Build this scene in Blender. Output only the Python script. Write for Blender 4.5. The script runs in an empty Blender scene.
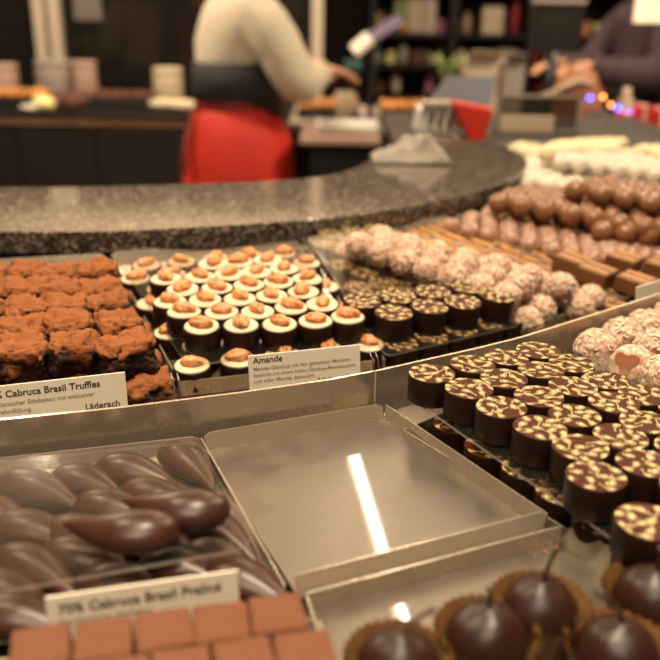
import bpy, bmesh, math, random
from mathutils import Vector, Matrix, Quaternion, noise
PI = math.pi
random.seed(7)
sc = bpy.context.scene
COL = sc.collection
V = Vector

# ------------------------------------------------------------------ camera
FPX = 820.0
PITCH, ROLL = math.radians(21), math.radians(1)
CAM = V((0, 0, 1.40))
F = V((0, math.cos(PITCH), -math.sin(PITCH)))
R0 = V((1, 0, 0)); U0 = R0.cross(F)
CR = math.cos(ROLL) * R0 + math.sin(ROLL) * U0
CU = -math.sin(ROLL) * R0 + math.cos(ROLL) * U0
cd = bpy.data.cameras.new('camera'); cam = bpy.data.objects.new('camera', cd); COL.objects.link(cam)
m = Matrix((CR, CU, -F)).transposed().to_4x4(); m.translation = CAM
cam.matrix_world = m
cd.sensor_width = 36; cd.sensor_fit = 'HORIZONTAL'; cd.lens = 36 * FPX / 660; cd.clip_start = .02; cd.clip_end = 60
cd.dof.use_dof = True; cd.dof.focus_distance = .50; cd.dof.aperture_fstop = 6.3
sc.camera = cam

# ------------------------------------------------------------------ where things stand
def ray(px, py): return F + (px - 330) / FPX * CR - (py - 330) / FPX * CU
def onz(px, py, z):
    d = ray(px, py); return CAM + d * ((z - CAM.z) / d.z)
def aty(px, py, Y):
    d = ray(px, py); return CAM + d * (Y / d.y)
HUB = V((-.2, 1.2, 0))                    # centre of the round counter
TILT = math.radians(6)
def cone_z(x, y): return 1.1455 + math.tan(TILT) * (.63 - math.hypot(x - HUB.x, y - HUB.y))
def cone(px, py, dz=0):                   # the raised back tier leans a little to the customer
    z = 1.15
    for _ in range(25):
        P = onz(px, py, z + dz); z = cone_z(P.x, P.y)
    P.z = z + dz
    return P
def oncone(x, y, dz=0): return V((x, y, cone_z(x, y) + dz))
def cone_n(P):
    r = V((P.x - HUB.x, P.y - HUB.y, 0)).normalized()
    return (V((0, 0, 1)) * math.cos(TILT) + r * math.sin(TILT)).normalized()
ZF = 1.166                                # floor of the front trays

# ------------------------------------------------------------------ materials
MAT = {}
def mat(name, col, rough=.5, metal=0, noise_=None, bump=None, coat=0, sheen=0, spec=None, trans=0, emis=None, estr=0):
    m = bpy.data.materials.new(name); m.use_nodes = True; nt = m.node_tree; b = nt.nodes['Principled BSDF']
    b.inputs['Base Color'].default_value = (*col, 1); b.inputs['Roughness'].default_value = rough; b.inputs['Metallic'].default_value = metal
    b.inputs['Coat Weight'].default_value = coat; b.inputs['Coat Roughness'].default_value = .15
    b.inputs['Sheen Weight'].default_value = sheen
    if spec is not None: b.inputs['Specular IOR Level'].default_value = spec
    b.inputs['Transmission Weight'].default_value = trans
    if emis: b.inputs['Emission Color'].default_value = (*emis, 1); b.inputs['Emission Strength'].default_value = estr
    tc = nt.nodes.new('ShaderNodeTexCoord')
    if noise_:                            # (scale, colour2, low, high)
        s, c2, lo, hi = noise_
        n = nt.nodes.new('ShaderNodeTexNoise'); n.inputs['Scale'].default_value = s; n.inputs['Detail'].default_value = 5
        nt.links.new(tc.outputs['Object'], n.inputs['Vector'])
        r = nt.nodes.new('ShaderNodeValToRGB'); r.color_ramp.elements[0].position = lo; r.color_ramp.elements[1].position = hi
        r.color_ramp.elements[0].color = (*col, 1); r.color_ramp.elements[1].color = (*c2, 1)
        nt.links.new(n.outputs['Fac'], r.inputs['Fac']); nt.links.new(r.outputs['Color'], b.inputs['Base Color'])
    if bump:
        s, st, di = bump
        n = nt.nodes.new('ShaderNodeTexNoise'); n.inputs['Scale'].default_value = s; n.inputs['Detail'].default_value = 6
        nt.links.new(tc.outputs['Object'], n.inputs['Vector'])
        bp = nt.nodes.new('ShaderNodeBump'); bp.inputs['Strength'].default_value = st; bp.inputs['Distance'].default_value = di
        nt.links.new(n.outputs['Fac'], bp.inputs['Height']); nt.links.new(bp.outputs['Normal'], b.inputs['Normal'])
    MAT[name] = m
    return m
mat('dark_chocolate', (.017, .006, .0035), .42, spec=.2, noise_=(60, (.025, .009, .005), .3, .7), bump=(120, .08, .0006))
mat('shell_chocolate', (.034, .0115, .007), .34, spec=.35, noise_=(50, (.048, .017, .010), .3, .7), bump=(40, .12, .001))
mat('cherry_chocolate', (.020, .0070, .0042), .36, spec=.28, noise_=(40, (.032, .011, .006), .3, .7), bump=(60, .15, .001))
mat('milk_chocolate', (.20, .085, .034), .34, noise_=(70, (.25, .11, .048), .3, .7), bump=(120, .2, .0008))
mat('hazed_milk_chocolate', (.30, .155, .095), .30, noise_=(70, (.37, .20, .13), .3, .7))  # milk chocolate paled by the haze of a covering sheet, put into the colour
mat('bar_chocolate', (.12, .047, .017), .33, noise_=(30, (.155, .062, .023), .3, .7))
mat('caramel', (.60, .30, .08), .4)
mat('cream', (.62, .50, .34), .5, noise_=(150, (.56, .43, .27), .4, .8), bump=(200, .1, .0004))
mat('almond', (.40, .115, .030), .36, noise_=(200, (.74, .36, .13), .35, .68), bump=(260, .6, .0012))
mat('print_gold', (.64, .52, .24), .5)
mat('print_ground', (.055, .014, .005), .55, spec=.08)
mat('bare_brown', (.27, .095, .035), .5, bump=(200, .4, .001))
mat('coconut', (.40, .20, .115), .7, noise_=(240, (.72, .55, .42), .42, .64), bump=(300, .7, .0012))
mat('coconut_flake', (.74, .61, .48), .7)
mat('white_truffle', (.58, .49, .39), .6, noise_=(150, (.64, .56, .46), .4, .7), bump=(200, .3, .001))
mat('yellow_truffle', (.70, .60, .36), .6, bump=(200, .3, .001))
mat('paper_cup', (.20, .095, .026), .55, noise_=(90, (.13, .058, .015), .4, .7))
mat('stem', (.05, .02, .012), .5)
mat('card', (.74, .66, .54), .5)
mat('ink', (.05, .04, .035), .6)
mat('ink_grey', (.26, .22, .18), .6)
mat('dark_body', (.014, .010, .008), .35)
mat('black_plastic', (.012, .012, .014), .4)
mat('cabinet', (.014, .010, .008), .5, spec=.25)
mat('wood', (.30, .185, .115), .45, noise_=(4, (.50, .31, .19), .3, .7))
mat('frame_paint', (.50, .40, .31), .5)
mat('wall_dark', (.05, .036, .028), .7)
mat('ceiling', (.36, .30, .24), .8)
mat('glare_beige', (.62, .50, .38), .8)  # beige of the unseen panel put in for glare
mat('floor', (.42, .33, .24), .4, noise_=(3, (.50, .40, .30), .3, .7))
mat('shirt', (.52, .44, .33), .85, bump=(14, .5, .02), sheen=.2)
mat('apron', (.52, .016, .005), .7, bump=(9, .5, .02))
mat('apron_dark', (.20, .008, .006), .7)
mat('black_cloth', (.014, .013, .014), .8, bump=(12, .3, .01))
mat('skin', (.62, .30, .17), .5)
mat('hair', (.05, .025, .012), .6)
mat('grey_cloth', (.30, .25, .21), .8, bump=(14, .5, .02))
mat('beige_coat', (.34, .27, .18), .85)
mat('purple_coat', (.045, .022, .030), .8, bump=(12, .4, .02))
mat('maroon_coat', (.16, .012, .02), .8)
mat('red', (.62, .03, .012), .45)
mat('white_plastic', (.78, .72, .64), .4)
mat('pink_tin', (.42, .27, .21), .5)
mat('cream_tin', (.56, .46, .31), .5)
mat('yellow_cream', (.78, .68, .28), .5)
mat('blue_grey', (.06, .066, .09), .5, spec=.2)
mat('orange_bake', (.62, .27, .07), .5, noise_=(30, (.36, .13, .035), .4, .65))
mat('brown_cone', (.10, .035, .018), .7)
mat('green', (.20, .25, .08), .6)
mat('purple', (.10, .07, .14), .5)
mat('beige', (.48, .37, .26), .6)
mat('cloth_beige', (.26, .22, .17), .7)
mat('brown_bag', (.32, .12, .055), .5)
mat('violet', (.35, .12, .20), .6)
for nm, c, s in (('lamp_on', (1, .80, .55), 14), ('tube_on', (1, .90, .74), 48), ('blue_led', (.04, .07, 1), 14), ('orange_led', (1, .30, .08), 7), ('shade_on', (1, .80, .56), .55), ('screen_on', (.03, .08, .07), .2)):
    mat(nm, c, .6, emis=c, estr=s)

def steel(name, col, rough, aniso=.0, stripes=True):
    m = mat(name, col, rough, 1); nt = m.node_tree; b = nt.nodes['Principled BSDF']; b.inputs['Metallic'].default_value = .7; b.inputs['Coat Weight'].default_value = 1 if name == 'steel' else .3; b.inputs['Coat Roughness'].default_value = .035
    tc = nt.nodes['Texture Coordinate']
    n = nt.nodes.new('ShaderNodeTexNoise'); n.inputs['Scale'].default_value = 55; n.inputs['Detail'].default_value = 8; n.inputs['Roughness'].default_value = .7
    nt.links.new(tc.outputs['Object'], n.inputs['Vector'])
    r = nt.nodes.new('ShaderNodeMapRange'); r.inputs[1].default_value = .3; r.inputs[2].default_value = .7
    r.inputs[3].default_value = rough * .7; r.inputs[4].default_value = rough * 1.35
    nt.links.new(n.outputs['Fac'], r.inputs[0]); nt.links.new(r.outputs[0], b.inputs['Roughness'])
    mp = nt.nodes.new('ShaderNodeMapping'); mp.inputs['Scale'].default_value = (60, 900, 60)
    mp.inputs['Rotation'].default_value = (0, 0, math.radians(-15))
    nt.links.new(tc.outputs['Object'], mp.inputs['Vector'])
    n2 = nt.nodes.new('ShaderNodeTexNoise'); n2.inputs['Scale'].default_value = 1; n2.inputs['Detail'].default_value = 3
    nt.links.new(mp.outputs['Vector'], n2.inputs['Vector'])
    bp = nt.nodes.new('ShaderNodeBump'); bp.inputs['Strength'].default_value = .10; bp.inputs['Distance'].default_value = .0003
    nt.links.new(n2.outputs['Fac'], bp.inputs['Height']); nt.links.new(bp.outputs['Normal'], b.inputs['Normal'])
    return m
steel('steel', (.205, .168, .128), .38)
steel('steel_wall', (.62, .52, .40), .24)
mat('steel_dark', (.40, .32, .25), .25, 1)

def granite():
    m = mat('granite', (.03, .02, .015), .10); nt = m.node_tree; b = nt.nodes['Principled BSDF']
    tc = nt.nodes['Texture Coordinate']
    v = nt.nodes.new('ShaderNodeTexVoronoi'); v.inputs['Scale'].default_value = 330
    nt.links.new(tc.outputs['Object'], v.inputs['Vector'])
    r = nt.nodes.new('ShaderNodeValToRGB'); cr = r.color_ramp
    sep = nt.nodes.new('ShaderNodeSeparateColor'); nt.links.new(v.outputs['Color'], sep.inputs[0])
    cr.elements[0].position = .0; cr.elements[0].color = (.018, .013, .010, 1)
    cr.elements[1].position = 1; cr.elements[1].color = (.30, .24, .185, 1)
    e = cr.elements.new(.45); e.color = (.06, .045, .035, 1)
    e = cr.elements.new(.75); e.color = (.13, .10, .078, 1)
    nt.links.new(sep.outputs[0], r.inputs['Fac']); nt.links.new(r.outputs['Color'], b.inputs['Base Color'])
    b.inputs['Specular IOR Level'].default_value = .7
granite()

def acrylic(name, haze, tint):
    m = bpy.data.materials.new(name); m.use_nodes = True; nt = m.node_tree; nt.nodes.clear()
    o = nt.nodes.new('ShaderNodeOutputMaterial'); t = nt.nodes.new('ShaderNodeBsdfTransparent'); t.inputs[0].default_value = (*tint, 1)
    g = nt.nodes.new('ShaderNodeBsdfGlossy'); g.inputs['Roughness'].default_value = .08
    d = nt.nodes.new('ShaderNodeBsdfDiffuse'); d.inputs[0].default_value = (.75, .68, .58, 1)
    lw = nt.nodes.new('ShaderNodeLayerWeight'); pw = nt.nodes.new('ShaderNodeMath'); pw.operation = 'POWER'; pw.inputs[1].default_value = 4.6
    nt.links.new(lw.outputs['Facing'], pw.inputs[0]); fr = nt.nodes.new('ShaderNodeMapRange'); fr.inputs[3].default_value = .018; fr.inputs[4].default_value = 1.0; nt.links.new(pw.outputs[0], fr.inputs[0])
    lw.inputs[0].default_value = .5
    m1 = nt.nodes.new('ShaderNodeMixShader'); m1.inputs[0].default_value = haze
    m2 = nt.nodes.new('ShaderNodeMixShader')
    nt.links.new(t.outputs[0], m1.inputs[1]); nt.links.new(d.outputs[0], m1.inputs[2])
    nt.links.new(fr.outputs[0], m2.inputs[0]); nt.links.new(m1.outputs[0], m2.inputs[1]); nt.links.new(g.outputs[0], m2.inputs[2])
    nt.links.new(m2.outputs[0], o.inputs[0]); MAT[name] = m
acrylic('acrylic', .006, (.96, .94, .90))
acrylic('acrylic_edge', .45, (.96, .94, .90))
acrylic('window_glass', .01, (.55, .52, .48))

def cocoa(name, dust, bare, lo, hi):      # cocoa powder lies on the upward faces, worn patches show the chocolate
    m = mat(name, dust, .95); nt = m.node_tree; b = nt.nodes['Principled BSDF']
    tc = nt.nodes['Texture Coordinate']
    n = nt.nodes.new('ShaderNodeTexNoise'); n.inputs['Scale'].default_value = 70; n.inputs['Detail'].default_value = 6
    nt.links.new(tc.outputs['Object'], n.inputs['Vector'])
    at = nt.nodes.new('ShaderNodeAttribute'); at.attribute_name = 'dust'
    ad = nt.nodes.new('ShaderNodeMath'); ad.operation = 'ADD'
    nt.links.new(n.outputs['Fac'], ad.inputs[0]); nt.links.new(at.outputs['Fac'], ad.inputs[1])
    r = nt.nodes.new('ShaderNodeValToRGB'); r.color_ramp.elements[0].position = lo; r.color_ramp.elements[1].position = hi
    r.color_ramp.elements[0].color = (*bare, 1); r.color_ramp.elements[1].color = (*dust, 1)
    nt.links.new(ad.outputs[0], r.inputs['Fac'])
    n3 = nt.nodes.new('ShaderNodeTexNoise'); n3.inputs['Scale'].default_value = 900; n3.inputs['Detail'].default_value = 2
    nt.links.new(tc.outputs['Object'], n3.inputs['Vector'])
    mx = nt.nodes.new('ShaderNodeMix'); mx.data_type = 'RGBA'; mx.blend_type = 'MULTIPLY'; mx.inputs[0].default_value = .45
    nt.links.new(r.outputs['Color'], mx.inputs[6]); nt.links.new(n3.outputs['Fac'], mx.inputs[7]); nt.links.new(mx.outputs[2], b.inputs['Base Color'])
    bp = nt.nodes.new('ShaderNodeBump'); bp.inputs['Strength'].default_value = .5; bp.inputs['Distance'].default_value = .0015
    n4 = nt.nodes.new('ShaderNodeTexNoise'); n4.inputs['Scale'].default_value = 260; n4.inputs['Detail'].default_value = 6
    nt.links.new(tc.outputs['Object'], n4.inputs['Vector']); nt.links.new(n4.outputs['Fac'], bp.inputs['Height']); nt.links.new(bp.outputs['Normal'], b.inputs['Normal'])
cocoa('cocoa_truffle', (.31, .098, .024), (.026, .009, .005), .42, .62)
cocoa('cocoa_square', (.175, .060, .024), (.11, .034, .015), .30, .60)

# ------------------------------------------------------------------ mesh helpers
def tag(o, label=None, cat=None, group=None, kind=None):
    if label: o['label'] = label
    if cat: o['category'] = cat
    if group: o['group'] = group
    if kind: o['kind'] = kind
    return o
class MB:
    def __init__(s): s.v = []; s.f = []; s.m = []; s.s = []
    def add(s, vs, fs, mi=0, sm=False):
        b = len(s.v); s.v += [V(x) for x in vs]; s.f += [tuple(b + i for i in f) for f in fs]; s.m += [mi] * len(fs); s.s += [sm] * len(fs); return s
    def box(s, lo, hi, mi=0):
        x0, y0, z0 = lo; x1, y1, z1 = hi
        return s.add([(x0, y0, z0), (x1, y0, z0), (x1, y1, z0), (x0, y1, z0), (x0, y0, z1), (x1, y0, z1), (x1, y1, z1), (x0, y1, z1)],
                     [(0, 3, 2, 1), (4, 5, 6, 7), (0, 1, 5, 4), (1, 2, 6, 5), (2, 3, 7, 6), (3, 0, 4, 7)], mi)
    def slab(s, top, d, mi=0):            # polygon of points, thickness vector d
        n = len(top); d = V(d); t = [V(p) for p in top]; b = [p + d for p in t]
        return s.add(t + b, [tuple(range(n)), tuple(range(2 * n - 1, n - 1, -1))] + [(i, i + n, (i + 1) % n + n, (i + 1) % n) for i in range(n)], mi)
    def lathe(s, prof, n=32, mi=0, c=(0, 0, 0), cap0=True, cap1=True, sm=True, warp=None):
        vs = []; c = V(c)
        for r, z in prof:
            for k in range(n):
                a = 2 * PI * k / n; rr = r * (warp(a, z) if warp else 1)
                vs.append(c + V((rr * math.cos(a), rr * math.sin(a), z)))
        fs = []
        for i in range(len(prof) - 1):
            for k in range(n):
                k2 = (k + 1) % n; fs.append((i * n + k, i * n + k2, (i + 1) * n + k2, (i + 1) * n + k))
        s.add(vs, fs, mi, sm); b = len(s.v) - len(vs)
        if cap0: s.f.append(tuple(b + k for k in range(n - 1, -1, -1))); s.m.append(mi); s.s.append(False)
        if cap1: s.f.append(tuple(b + (len(prof) - 1) * n + k for k in range(n))); s.m.append(mi); s.s.append(False)
        return s
    def tube(s, pts, rad, n=8, mi=0):
        pts = [V(p) for p in pts]; rads = rad if isinstance(rad, (list, tuple)) else [rad] * len(pts); vs = []
        for i, p in enumerate(pts):
            t = (pts[min(i + 1, len(pts) - 1)] - pts[max(i - 1, 0)]).normalized()
            a = t.cross(V((0, 0, 1)) if abs(t.z) < .9 else V((1, 0, 0))).normalized(); b = t.cross(a)
            for k in range(n): vs.append(p + rads[i] * (a * math.cos(2 * PI * k / n) + b * math.sin(2 * PI * k / n)))
        fs = [(i * n + k, i * n + (k + 1) % n, (i + 1) * n + (k + 1) % n, (i + 1) * n + k) for i in range(len(pts) - 1) for k in range(n)]
        fs += [tuple(range(n - 1, -1, -1)), tuple((len(pts) - 1) * n + k for k in range(n))]
        return s.add(vs, fs, mi, True)
    def blob(s, c, rad, mi=0, sub=3, disp=0, fr=30, seed=0, sq=1):
        bm = bmesh.new(); bmesh.ops.create_icosphere(bm, subdivisions=sub, radius=1)
        c = V(c); rad = V(rad) if not isinstance(rad, (int, float)) else V((rad,) * 3)
        vs = []
        for v in bm.verts:
            p = v.co.copy()
            if sq != 1: p = V([math.copysign(abs(x) ** sq, x) for x in p])
            q = V((p.x * rad.x, p.y * rad.y, p.z * rad.z))
            if disp: q += p * disp * noise.fractal(q * fr + V((seed * 3.1, seed, 0)), 1, 2, 3)
            vs.append(q + c)
        fs = [tuple(v.index for v in f.verts) for f in bm.faces]; bm.free()
        return s.add(vs, fs, mi, True)
    def crease(s):
        for v in s.v:
            a = math.atan2(v.y, v.x); k = 1 + .028 * math.sin(7 * a + v.z * 6) * max(0, min(1, (1.05 - v.z) * 4)) + .02 * noise.noise(V((a * 2, v.z * 9, 0)))
            v.x *= k; v.y *= k
        return s
    def build(s, name, mats, parent=None, bevel=0, loc=None, fix=True):
        me = bpy.data.meshes.new(name); me.from_pydata(s.v, [], s.f)
        for x in (mats if isinstance(mats, (list, tuple)) else [mats]): me.materials.append(MAT[x])
        me.polygons.foreach_set('material_index', s.m); me.polygons.foreach_set('use_smooth', s.s); me.update()
        if fix:
            bm = bmesh.new(); bm.from_mesh(me); bmesh.ops.recalc_face_normals(bm, faces=bm.faces); bm.to_mesh(me); bm.free()
        o = bpy.data.objects.new(name, me); COL.objects.link(o)
        if parent: o.parent = parent
        if loc: o.location = loc
        if bevel:
            b = o.modifiers.new('bevel', 'BEVEL'); b.width = bevel; b.segments = 2; b.limit_method = 'ANGLE'
        return o
def empty(name, loc=(0, 0, 0)):
    o = bpy.data.objects.new(name, None); COL.objects.link(o); o.location = loc; o.empty_display_size = .02; return o
def copy_tree(o, parent=None):
    c = o.copy(); COL.objects.link(c)
    if parent: c.parent = parent
    for ch in list(o.children): copy_tree(ch, c)
    return c
USED = set()
def put(proto, P, n=None, spin=None, scale=1):
    """first time the thing itself, afterwards a copy with all its parts"""
    if proto.name in USED: o = copy_tree(proto)
    else: o = proto; USED.add(proto.name)
    o.location = P
    q = Quaternion((0, 0, 1), random.uniform(0, 2 * PI) if spin is None else spin)
    if n is not None: q = V((0, 0, 1)).rotation_difference(n) @ q
    o.rotation_mode = 'QUATERNION'; o.rotation_quaternion = q
    o.scale = (scale,) * 3 if isinstance(scale, (int, float)) else scale
    return o
ORD = ['front', 'second', 'third', 'fourth', 'fifth', 'sixth', 'seventh', 'eighth', 'ninth', 'tenth', 'eleventh', 'twelfth', 'thirteenth', 'fourteenth', 'fifteenth', 'sixteenth', 'seventeenth', 'eighteenth']
ORD += ['nineteenth'] + [t + u for t in ('twenty', 'thirty', 'forty', 'fifty') for u in ('', '-first', '-second', '-third', '-fourth', '-fifth', '-sixth', '-seventh', '-eighth', '-ninth')]
def first(i): return 'first' if i == 0 else ORD[i]
def field(c00, c10, c01, c11, su, sv, hexa=True, skip=lambda i, j: False):
    """points inside a four-cornered patch; c00 front left, c10 front right, c01 back left, c11 back right -> (row, column, point)"""
    nv = max(1, round(((c01 - c00).length + (c11 - c10).length) / 2 / sv)); out = []
    for j in range(nv + 1):
        t = j / nv; a = c00.lerp(c01, t); b = c10.lerp(c11, t)
        nu = max(1, round((b - a).length / su))
        off = .5 if (hexa and j % 2) else 0
        for i in range(nu + 1 - (1 if off else 0)):
            if not skip(i, j): out.append((j, i, a.lerp(b, (i + off) / nu)))
    return out

# ------------------------------------------------------------------ the room
def room():
    def st(n, lo, hi, m_): tag(MB().box(lo, hi).build(n, m_), kind='structure')
    st('floor', (-5, -2.5, -.1), (5, 7.6, 0), 'floor')
    st('ceiling', (-5, -2.5, 3.2), (5, 7.6, 3.3), 'ceiling')
    st('wall_back', (-5, 7.5, 0), (5, 7.6, 3.2), 'wall_dark')
    st('wall_left', (-5.1, -2.5, 0), (-5, 7.6, 3.2), 'wall_dark')
    st('wall_right', (5, -2.5, 0), (5.1, 7.6, 3.2), 'wall_dark')
    # glazed front behind the back counter
    Y = 5.0
    w = empty('window_1', (0, Y, 0)); tag(w, kind='structure')
    a = aty(-260, 60, Y); b = aty(318, 60, Y)
    g = MB().box((a.x, 0, .0), (b.x, .01, 3.2)).build('glass_pane', 'window_glass', w)
    for i, (x0, x1) in enumerate(((36, 47), (51, 62), (312, 323), (-200, -186))):
        p0 = aty(x0, 20, Y); p1 = aty(x1, 20, Y)
        MB().box((p0.x, -.05, 0), (p1.x, .06, 3.2)).build('window_frame', 'frame_paint', w)
    MB().box((a.x, -.02, 0), (b.x, .03, .9)).build('sill_panel', 'wall_dark', w)
    st('glare_panel_1', (-5, 4.94, 2.15), (5, 4.98, 3.2), 'glare_beige')  # added unseen panel, lit to give hazy glare on the acrylic sheets
room()

# ------------------------------------------------------------------ round granite counter and the steel below the trays
def smooth_poly(pts, k=6):
    out = []; n = len(pts)
    for i in range(n - 1):
        p0 = pts[max(i - 1, 0)]; p1 = pts[i]; p2 = pts[i + 1]; p3 = pts[min(i + 2, n - 1)]
        for j in range(k):
            t = j / k
            out.append(.5 * ((2 * p1) + (p2 - p0) * t + (2 * p0 - 5 * p1 + 4 * p2 - p3) * t * t + (3 * p1 - p0 - 3 * p2 + p3) * t ** 3))
    out.append(pts[-1]); return out
GFRONT = smooth_poly([V(p) for p in ((-1.3, .86), (-.75, .775), (-.32, .769), (-.165, .792), (-.002, .852), (.101, .925), (.186, 1.020), (.250, 1.120), (.285, 1.215), (.298, 1.33), (.262, 1.46))])
GBACK = smooth_poly([V(p) for p in ((.12, 1.50), (.085, 1.36), (.045, 1.20), (.0, 1.11), (-.053, 1.067), (-.184, 1.022), (-.40, .985), (-.75, 1.0), (-1.3, 1.09))])
def counter():
    root = empty('granite_counter', (-.2, 1.0, 0))
    tag(root, 'round speckled grey granite counter rising behind the chocolate trays', 'counter')
    off = V((.2, -1.0, 0))
    m_ = MB(); m_.slab([V((p.x, p.y, 1.2)) + off for p in GFRONT + GBACK], (0, 0, -.022))
    m_.build('granite_top', 'granite', root, bevel=.0015)
    def inset(L, d):
        o = []
        for i, p in enumerate(L):
            t = (L[min(i + 1, len(L) - 1)] - L[max(i - 1, 0)]).normalized(); o.append(p + V((-t.y, t.x)) * d)
        return o
    poly = inset(GFRONT, .012) + inset(GBACK, .012)
    m_ = MB(); m_.slab([V((p.x, p.y, 1.177)) + off for p in poly], (0, 0, -1.176)); m_.build('counter_base', 'dark_body', root)
counter()

def ring_pts(R, a0, a1, n): return [V((HUB.x + R * math.sin(a0 + (a1 - a0) * i / n), HUB.y - R * math.cos(a0 + (a1 - a0) * i / n), 0)) for i in range(n + 1)]
STRIP = [onz(x, y, 1.194) for x, y in ((-160, 437), (-60, 427), (0, 420), (120, 408), (240, 393), (330, 380), (375, 371.5), (409, 364), (480, 348), (522, 337.5), (600, 313), (660, 294), (760, 258), (860, 215))]
def display_body():
    root = empty('display_counter', (-.2, .6, 0))
    tag(root, 'dark body of the display counter that carries all the trays', 'counter')
    off = V((.2, -.6, 0))
    n = 40; a0, a1 = -1.15, 1.95
    inn = []
    for p in ring_pts(1, a0, a1, n):
        d = (p - V((HUB.x, HUB.y, 0))).normalized(); best = .42
        for q in GFRONT:
            e = V((q.x - HUB.x, q.y - HUB.y, 0)); c_ = e.normalized().dot(d)
            if c_ > .9985: best = max(best if best != .42 else 0, e.length)
        inn.append(V((HUB.x, HUB.y, 0)) + d * (best + .006))
    mid = ring_pts(.775, a0, a1, n)
    # under the back tier
    m_ = MB(); N = n + 1
    vs = []
    for L, top in ((inn, None), (mid, None)):
        for p in L: vs.append(V((p.x, p.y, min(cone_z(p.x, p.y) - .006, 1.17))) + off)
    for L in (inn, mid):
        for p in L: vs.append(V((p.x, p.y, .1)) + off)
    fs = []
    for i in range(n):
        fs += [(i, i + 1, N + i + 1, N + i), (2 * N + i, 3 * N + i, 3 * N + i + 1, 2 * N + i + 1), (N + i, N + i + 1, 3 * N + i + 1, 3 * N + i), (i, 2 * N + i, 2 * N + i + 1, i + 1)]
    fs += [(0, N, 3 * N, 2 * N), (n, 2 * N + n, 3 * N + n, N + n)]
    m_.add(vs, fs); m_.build('back_tier', 'steel_dark', root)
    m_ = MB(); out = ring_pts(1.14, a0, a1, n); mid2 = ring_pts(.778, a0, a1, n)
    vs = [V((p.x, p.y, z)) + off for L, z in ((mid2, ZF - .0075), (out, ZF - .0075), (mid2, .1), (out, .1)) for p in L]
    m_.add(vs, fs); m_.build('front_tier', 'dark_body', root)
display_body()

def strips():
    # stainless divider between the back tier and the front tier, in two lengths that meet at a seam
    for k, (i0, i1, lab) in enumerate(((0, 6, 'brushed steel divider strip behind the empty tray and the chocolate shells'), (6, 13, 'brushed steel divider strip behind the paisley pralines, curving away'))):
        L = [V((p.x, p.y, 0)) for p in STRIP[i0:i1 + 1]]
        if k: L[0] = L[0] + (L[1] - L[0]).normalized() * .0012
        t = .0018; vs = []; n = len(L)
        for i, p in enumerate(L):
            d = (L[min(i + 1, n - 1)] - L[max(i - 1, 0)]).normalized(); nn = V((-d.y, d.x, 0))
            vs += [V((p.x, p.y, ZF - .002)), V((p.x, p.y, 1.194)), V((p.x, p.y, 1.194)) + nn * t, V((p.x, p.y, ZF - .002)) + nn * t]
        fs = []
        for i in range(n - 1):
            for e in range(4): fs.append((i * 4 + e, i * 4 + (e + 1) % 4, i * 4 + 4 + (e + 1) % 4, i * 4 + 4 + e))
        fs += [(0, 3, 2, 1), ((n - 1) * 4, (n - 1) * 4 + 1, (n - 1) * 4 + 2, (n - 1) * 4 + 3)]
        tag(MB().add(vs, fs).build('divider_strip', 'steel_wall'), lab, 'divider')
strips()

# ------------------------------------------------------------------ trays
def tray(q, lips, label, group=None, on_cone=False, h=.009, flare=.006, name='steel_tray', material='steel'):
    """q: floor corners front left, front right, back right, back left; lips: (front, right, back, left) flare factors"""
    c = sum(q, V()) / 4; root = empty(name, V((c.x, c.y, c.z - .0025))); tag(root, label, 'tray', group)
    base = root.location
    Q = [p - base for p in q]
    up = cone_n(c) if on_cone else V((0, 0, 1))
    MB().slab(Q, up * -.0012).build('tray_floor', material, root)
    m_ = MB()
    for i in range(4):
        a, b = Q[i], Q[(i + 1) % 4]; d = (b - a).normalized(); out = d.cross(up).normalized(); fl = lips[i]
        if fl is None: continue
        pts = [(0, 0), (flare * fl, h)]
        a1 = a + up * h + out * flare * fl + d * (.004 if fl > .3 else 0); b1 = b + up * h + out * flare * fl - d * (.004 if fl > .3 else 0)
        t = out * .0009
        am = a.lerp(a1, .75); bm_ = b.lerp(b1, .75)
        am = a + (a1 - a) * .8 - d * (.0028 if fl > .3 else 0); bm_ = b + (b1 - b) * .8 + d * (.0028 if fl > .3 else 0)
        P = [a, b, bm_, b1, a1, am]; n = len(P)
        m_.slab(P, t)
    m_.build('tray_rim', 'steel_wall', root)  # paler steel than the floor, standing in for light reflected from the front
    return root
def sheet(q, label, on_cone=False, th=.0015, cut=None):
    c = sum(q, V()) / len(q); up = cone_n(c) if on_cone else V((0, 0, 1))
    # cut corners
    P = []
    n = len(q)
    for i in range(n):
        p = q[i]; a = (q[i - 1] - p).normalized(); b = (q[(i + 1) % n] - p).normalized(); r = .007
        P += [p + a * r, p + a * r * .3 + b * r * .3, p + b * r]
    mb = MB().slab([p - c for p in P], up * -th); mb.m = [0, 0] + [1] * (len(mb.m) - 2); o = mb.build('acrylic_sheet', ['acrylic', 'acrylic_edge'], loc=c)
    tag(o, label, 'sheet'); return o

# back tier trays (floor corners)
def ctray(fl, fr, br, bl, label, lips=(.1, .05, 1.3, .05), h=.0125): return tray([cone(*fl, .001), cone(*fr, .001), cone(*br, .001), cone(*bl, .001)], lips, label, on_cone=True, h=h)
ctray((-95, 424), (171, 397), (105, 268), (-95, 280), 'steel tray under the cocoa dusted truffles')
ctray((181, 396), (372, 374), (301, 247), (113, 267), 'steel tray under the almond topped pralines')
ctray((384, 374), (524, 337), (392, 237), (309, 246), 'steel tray under the gold patterned pralines of the back tier', (None, .05, 1.3, .05))
ctray((530, 336), (614, 310), (452, 228), (398, 236), 'steel tray under the coconut balls of the back tier')
ctray((620, 309), (740, 266), (560, 214), (458, 227), 'steel tray under the caramel striped chocolate squares')

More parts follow.
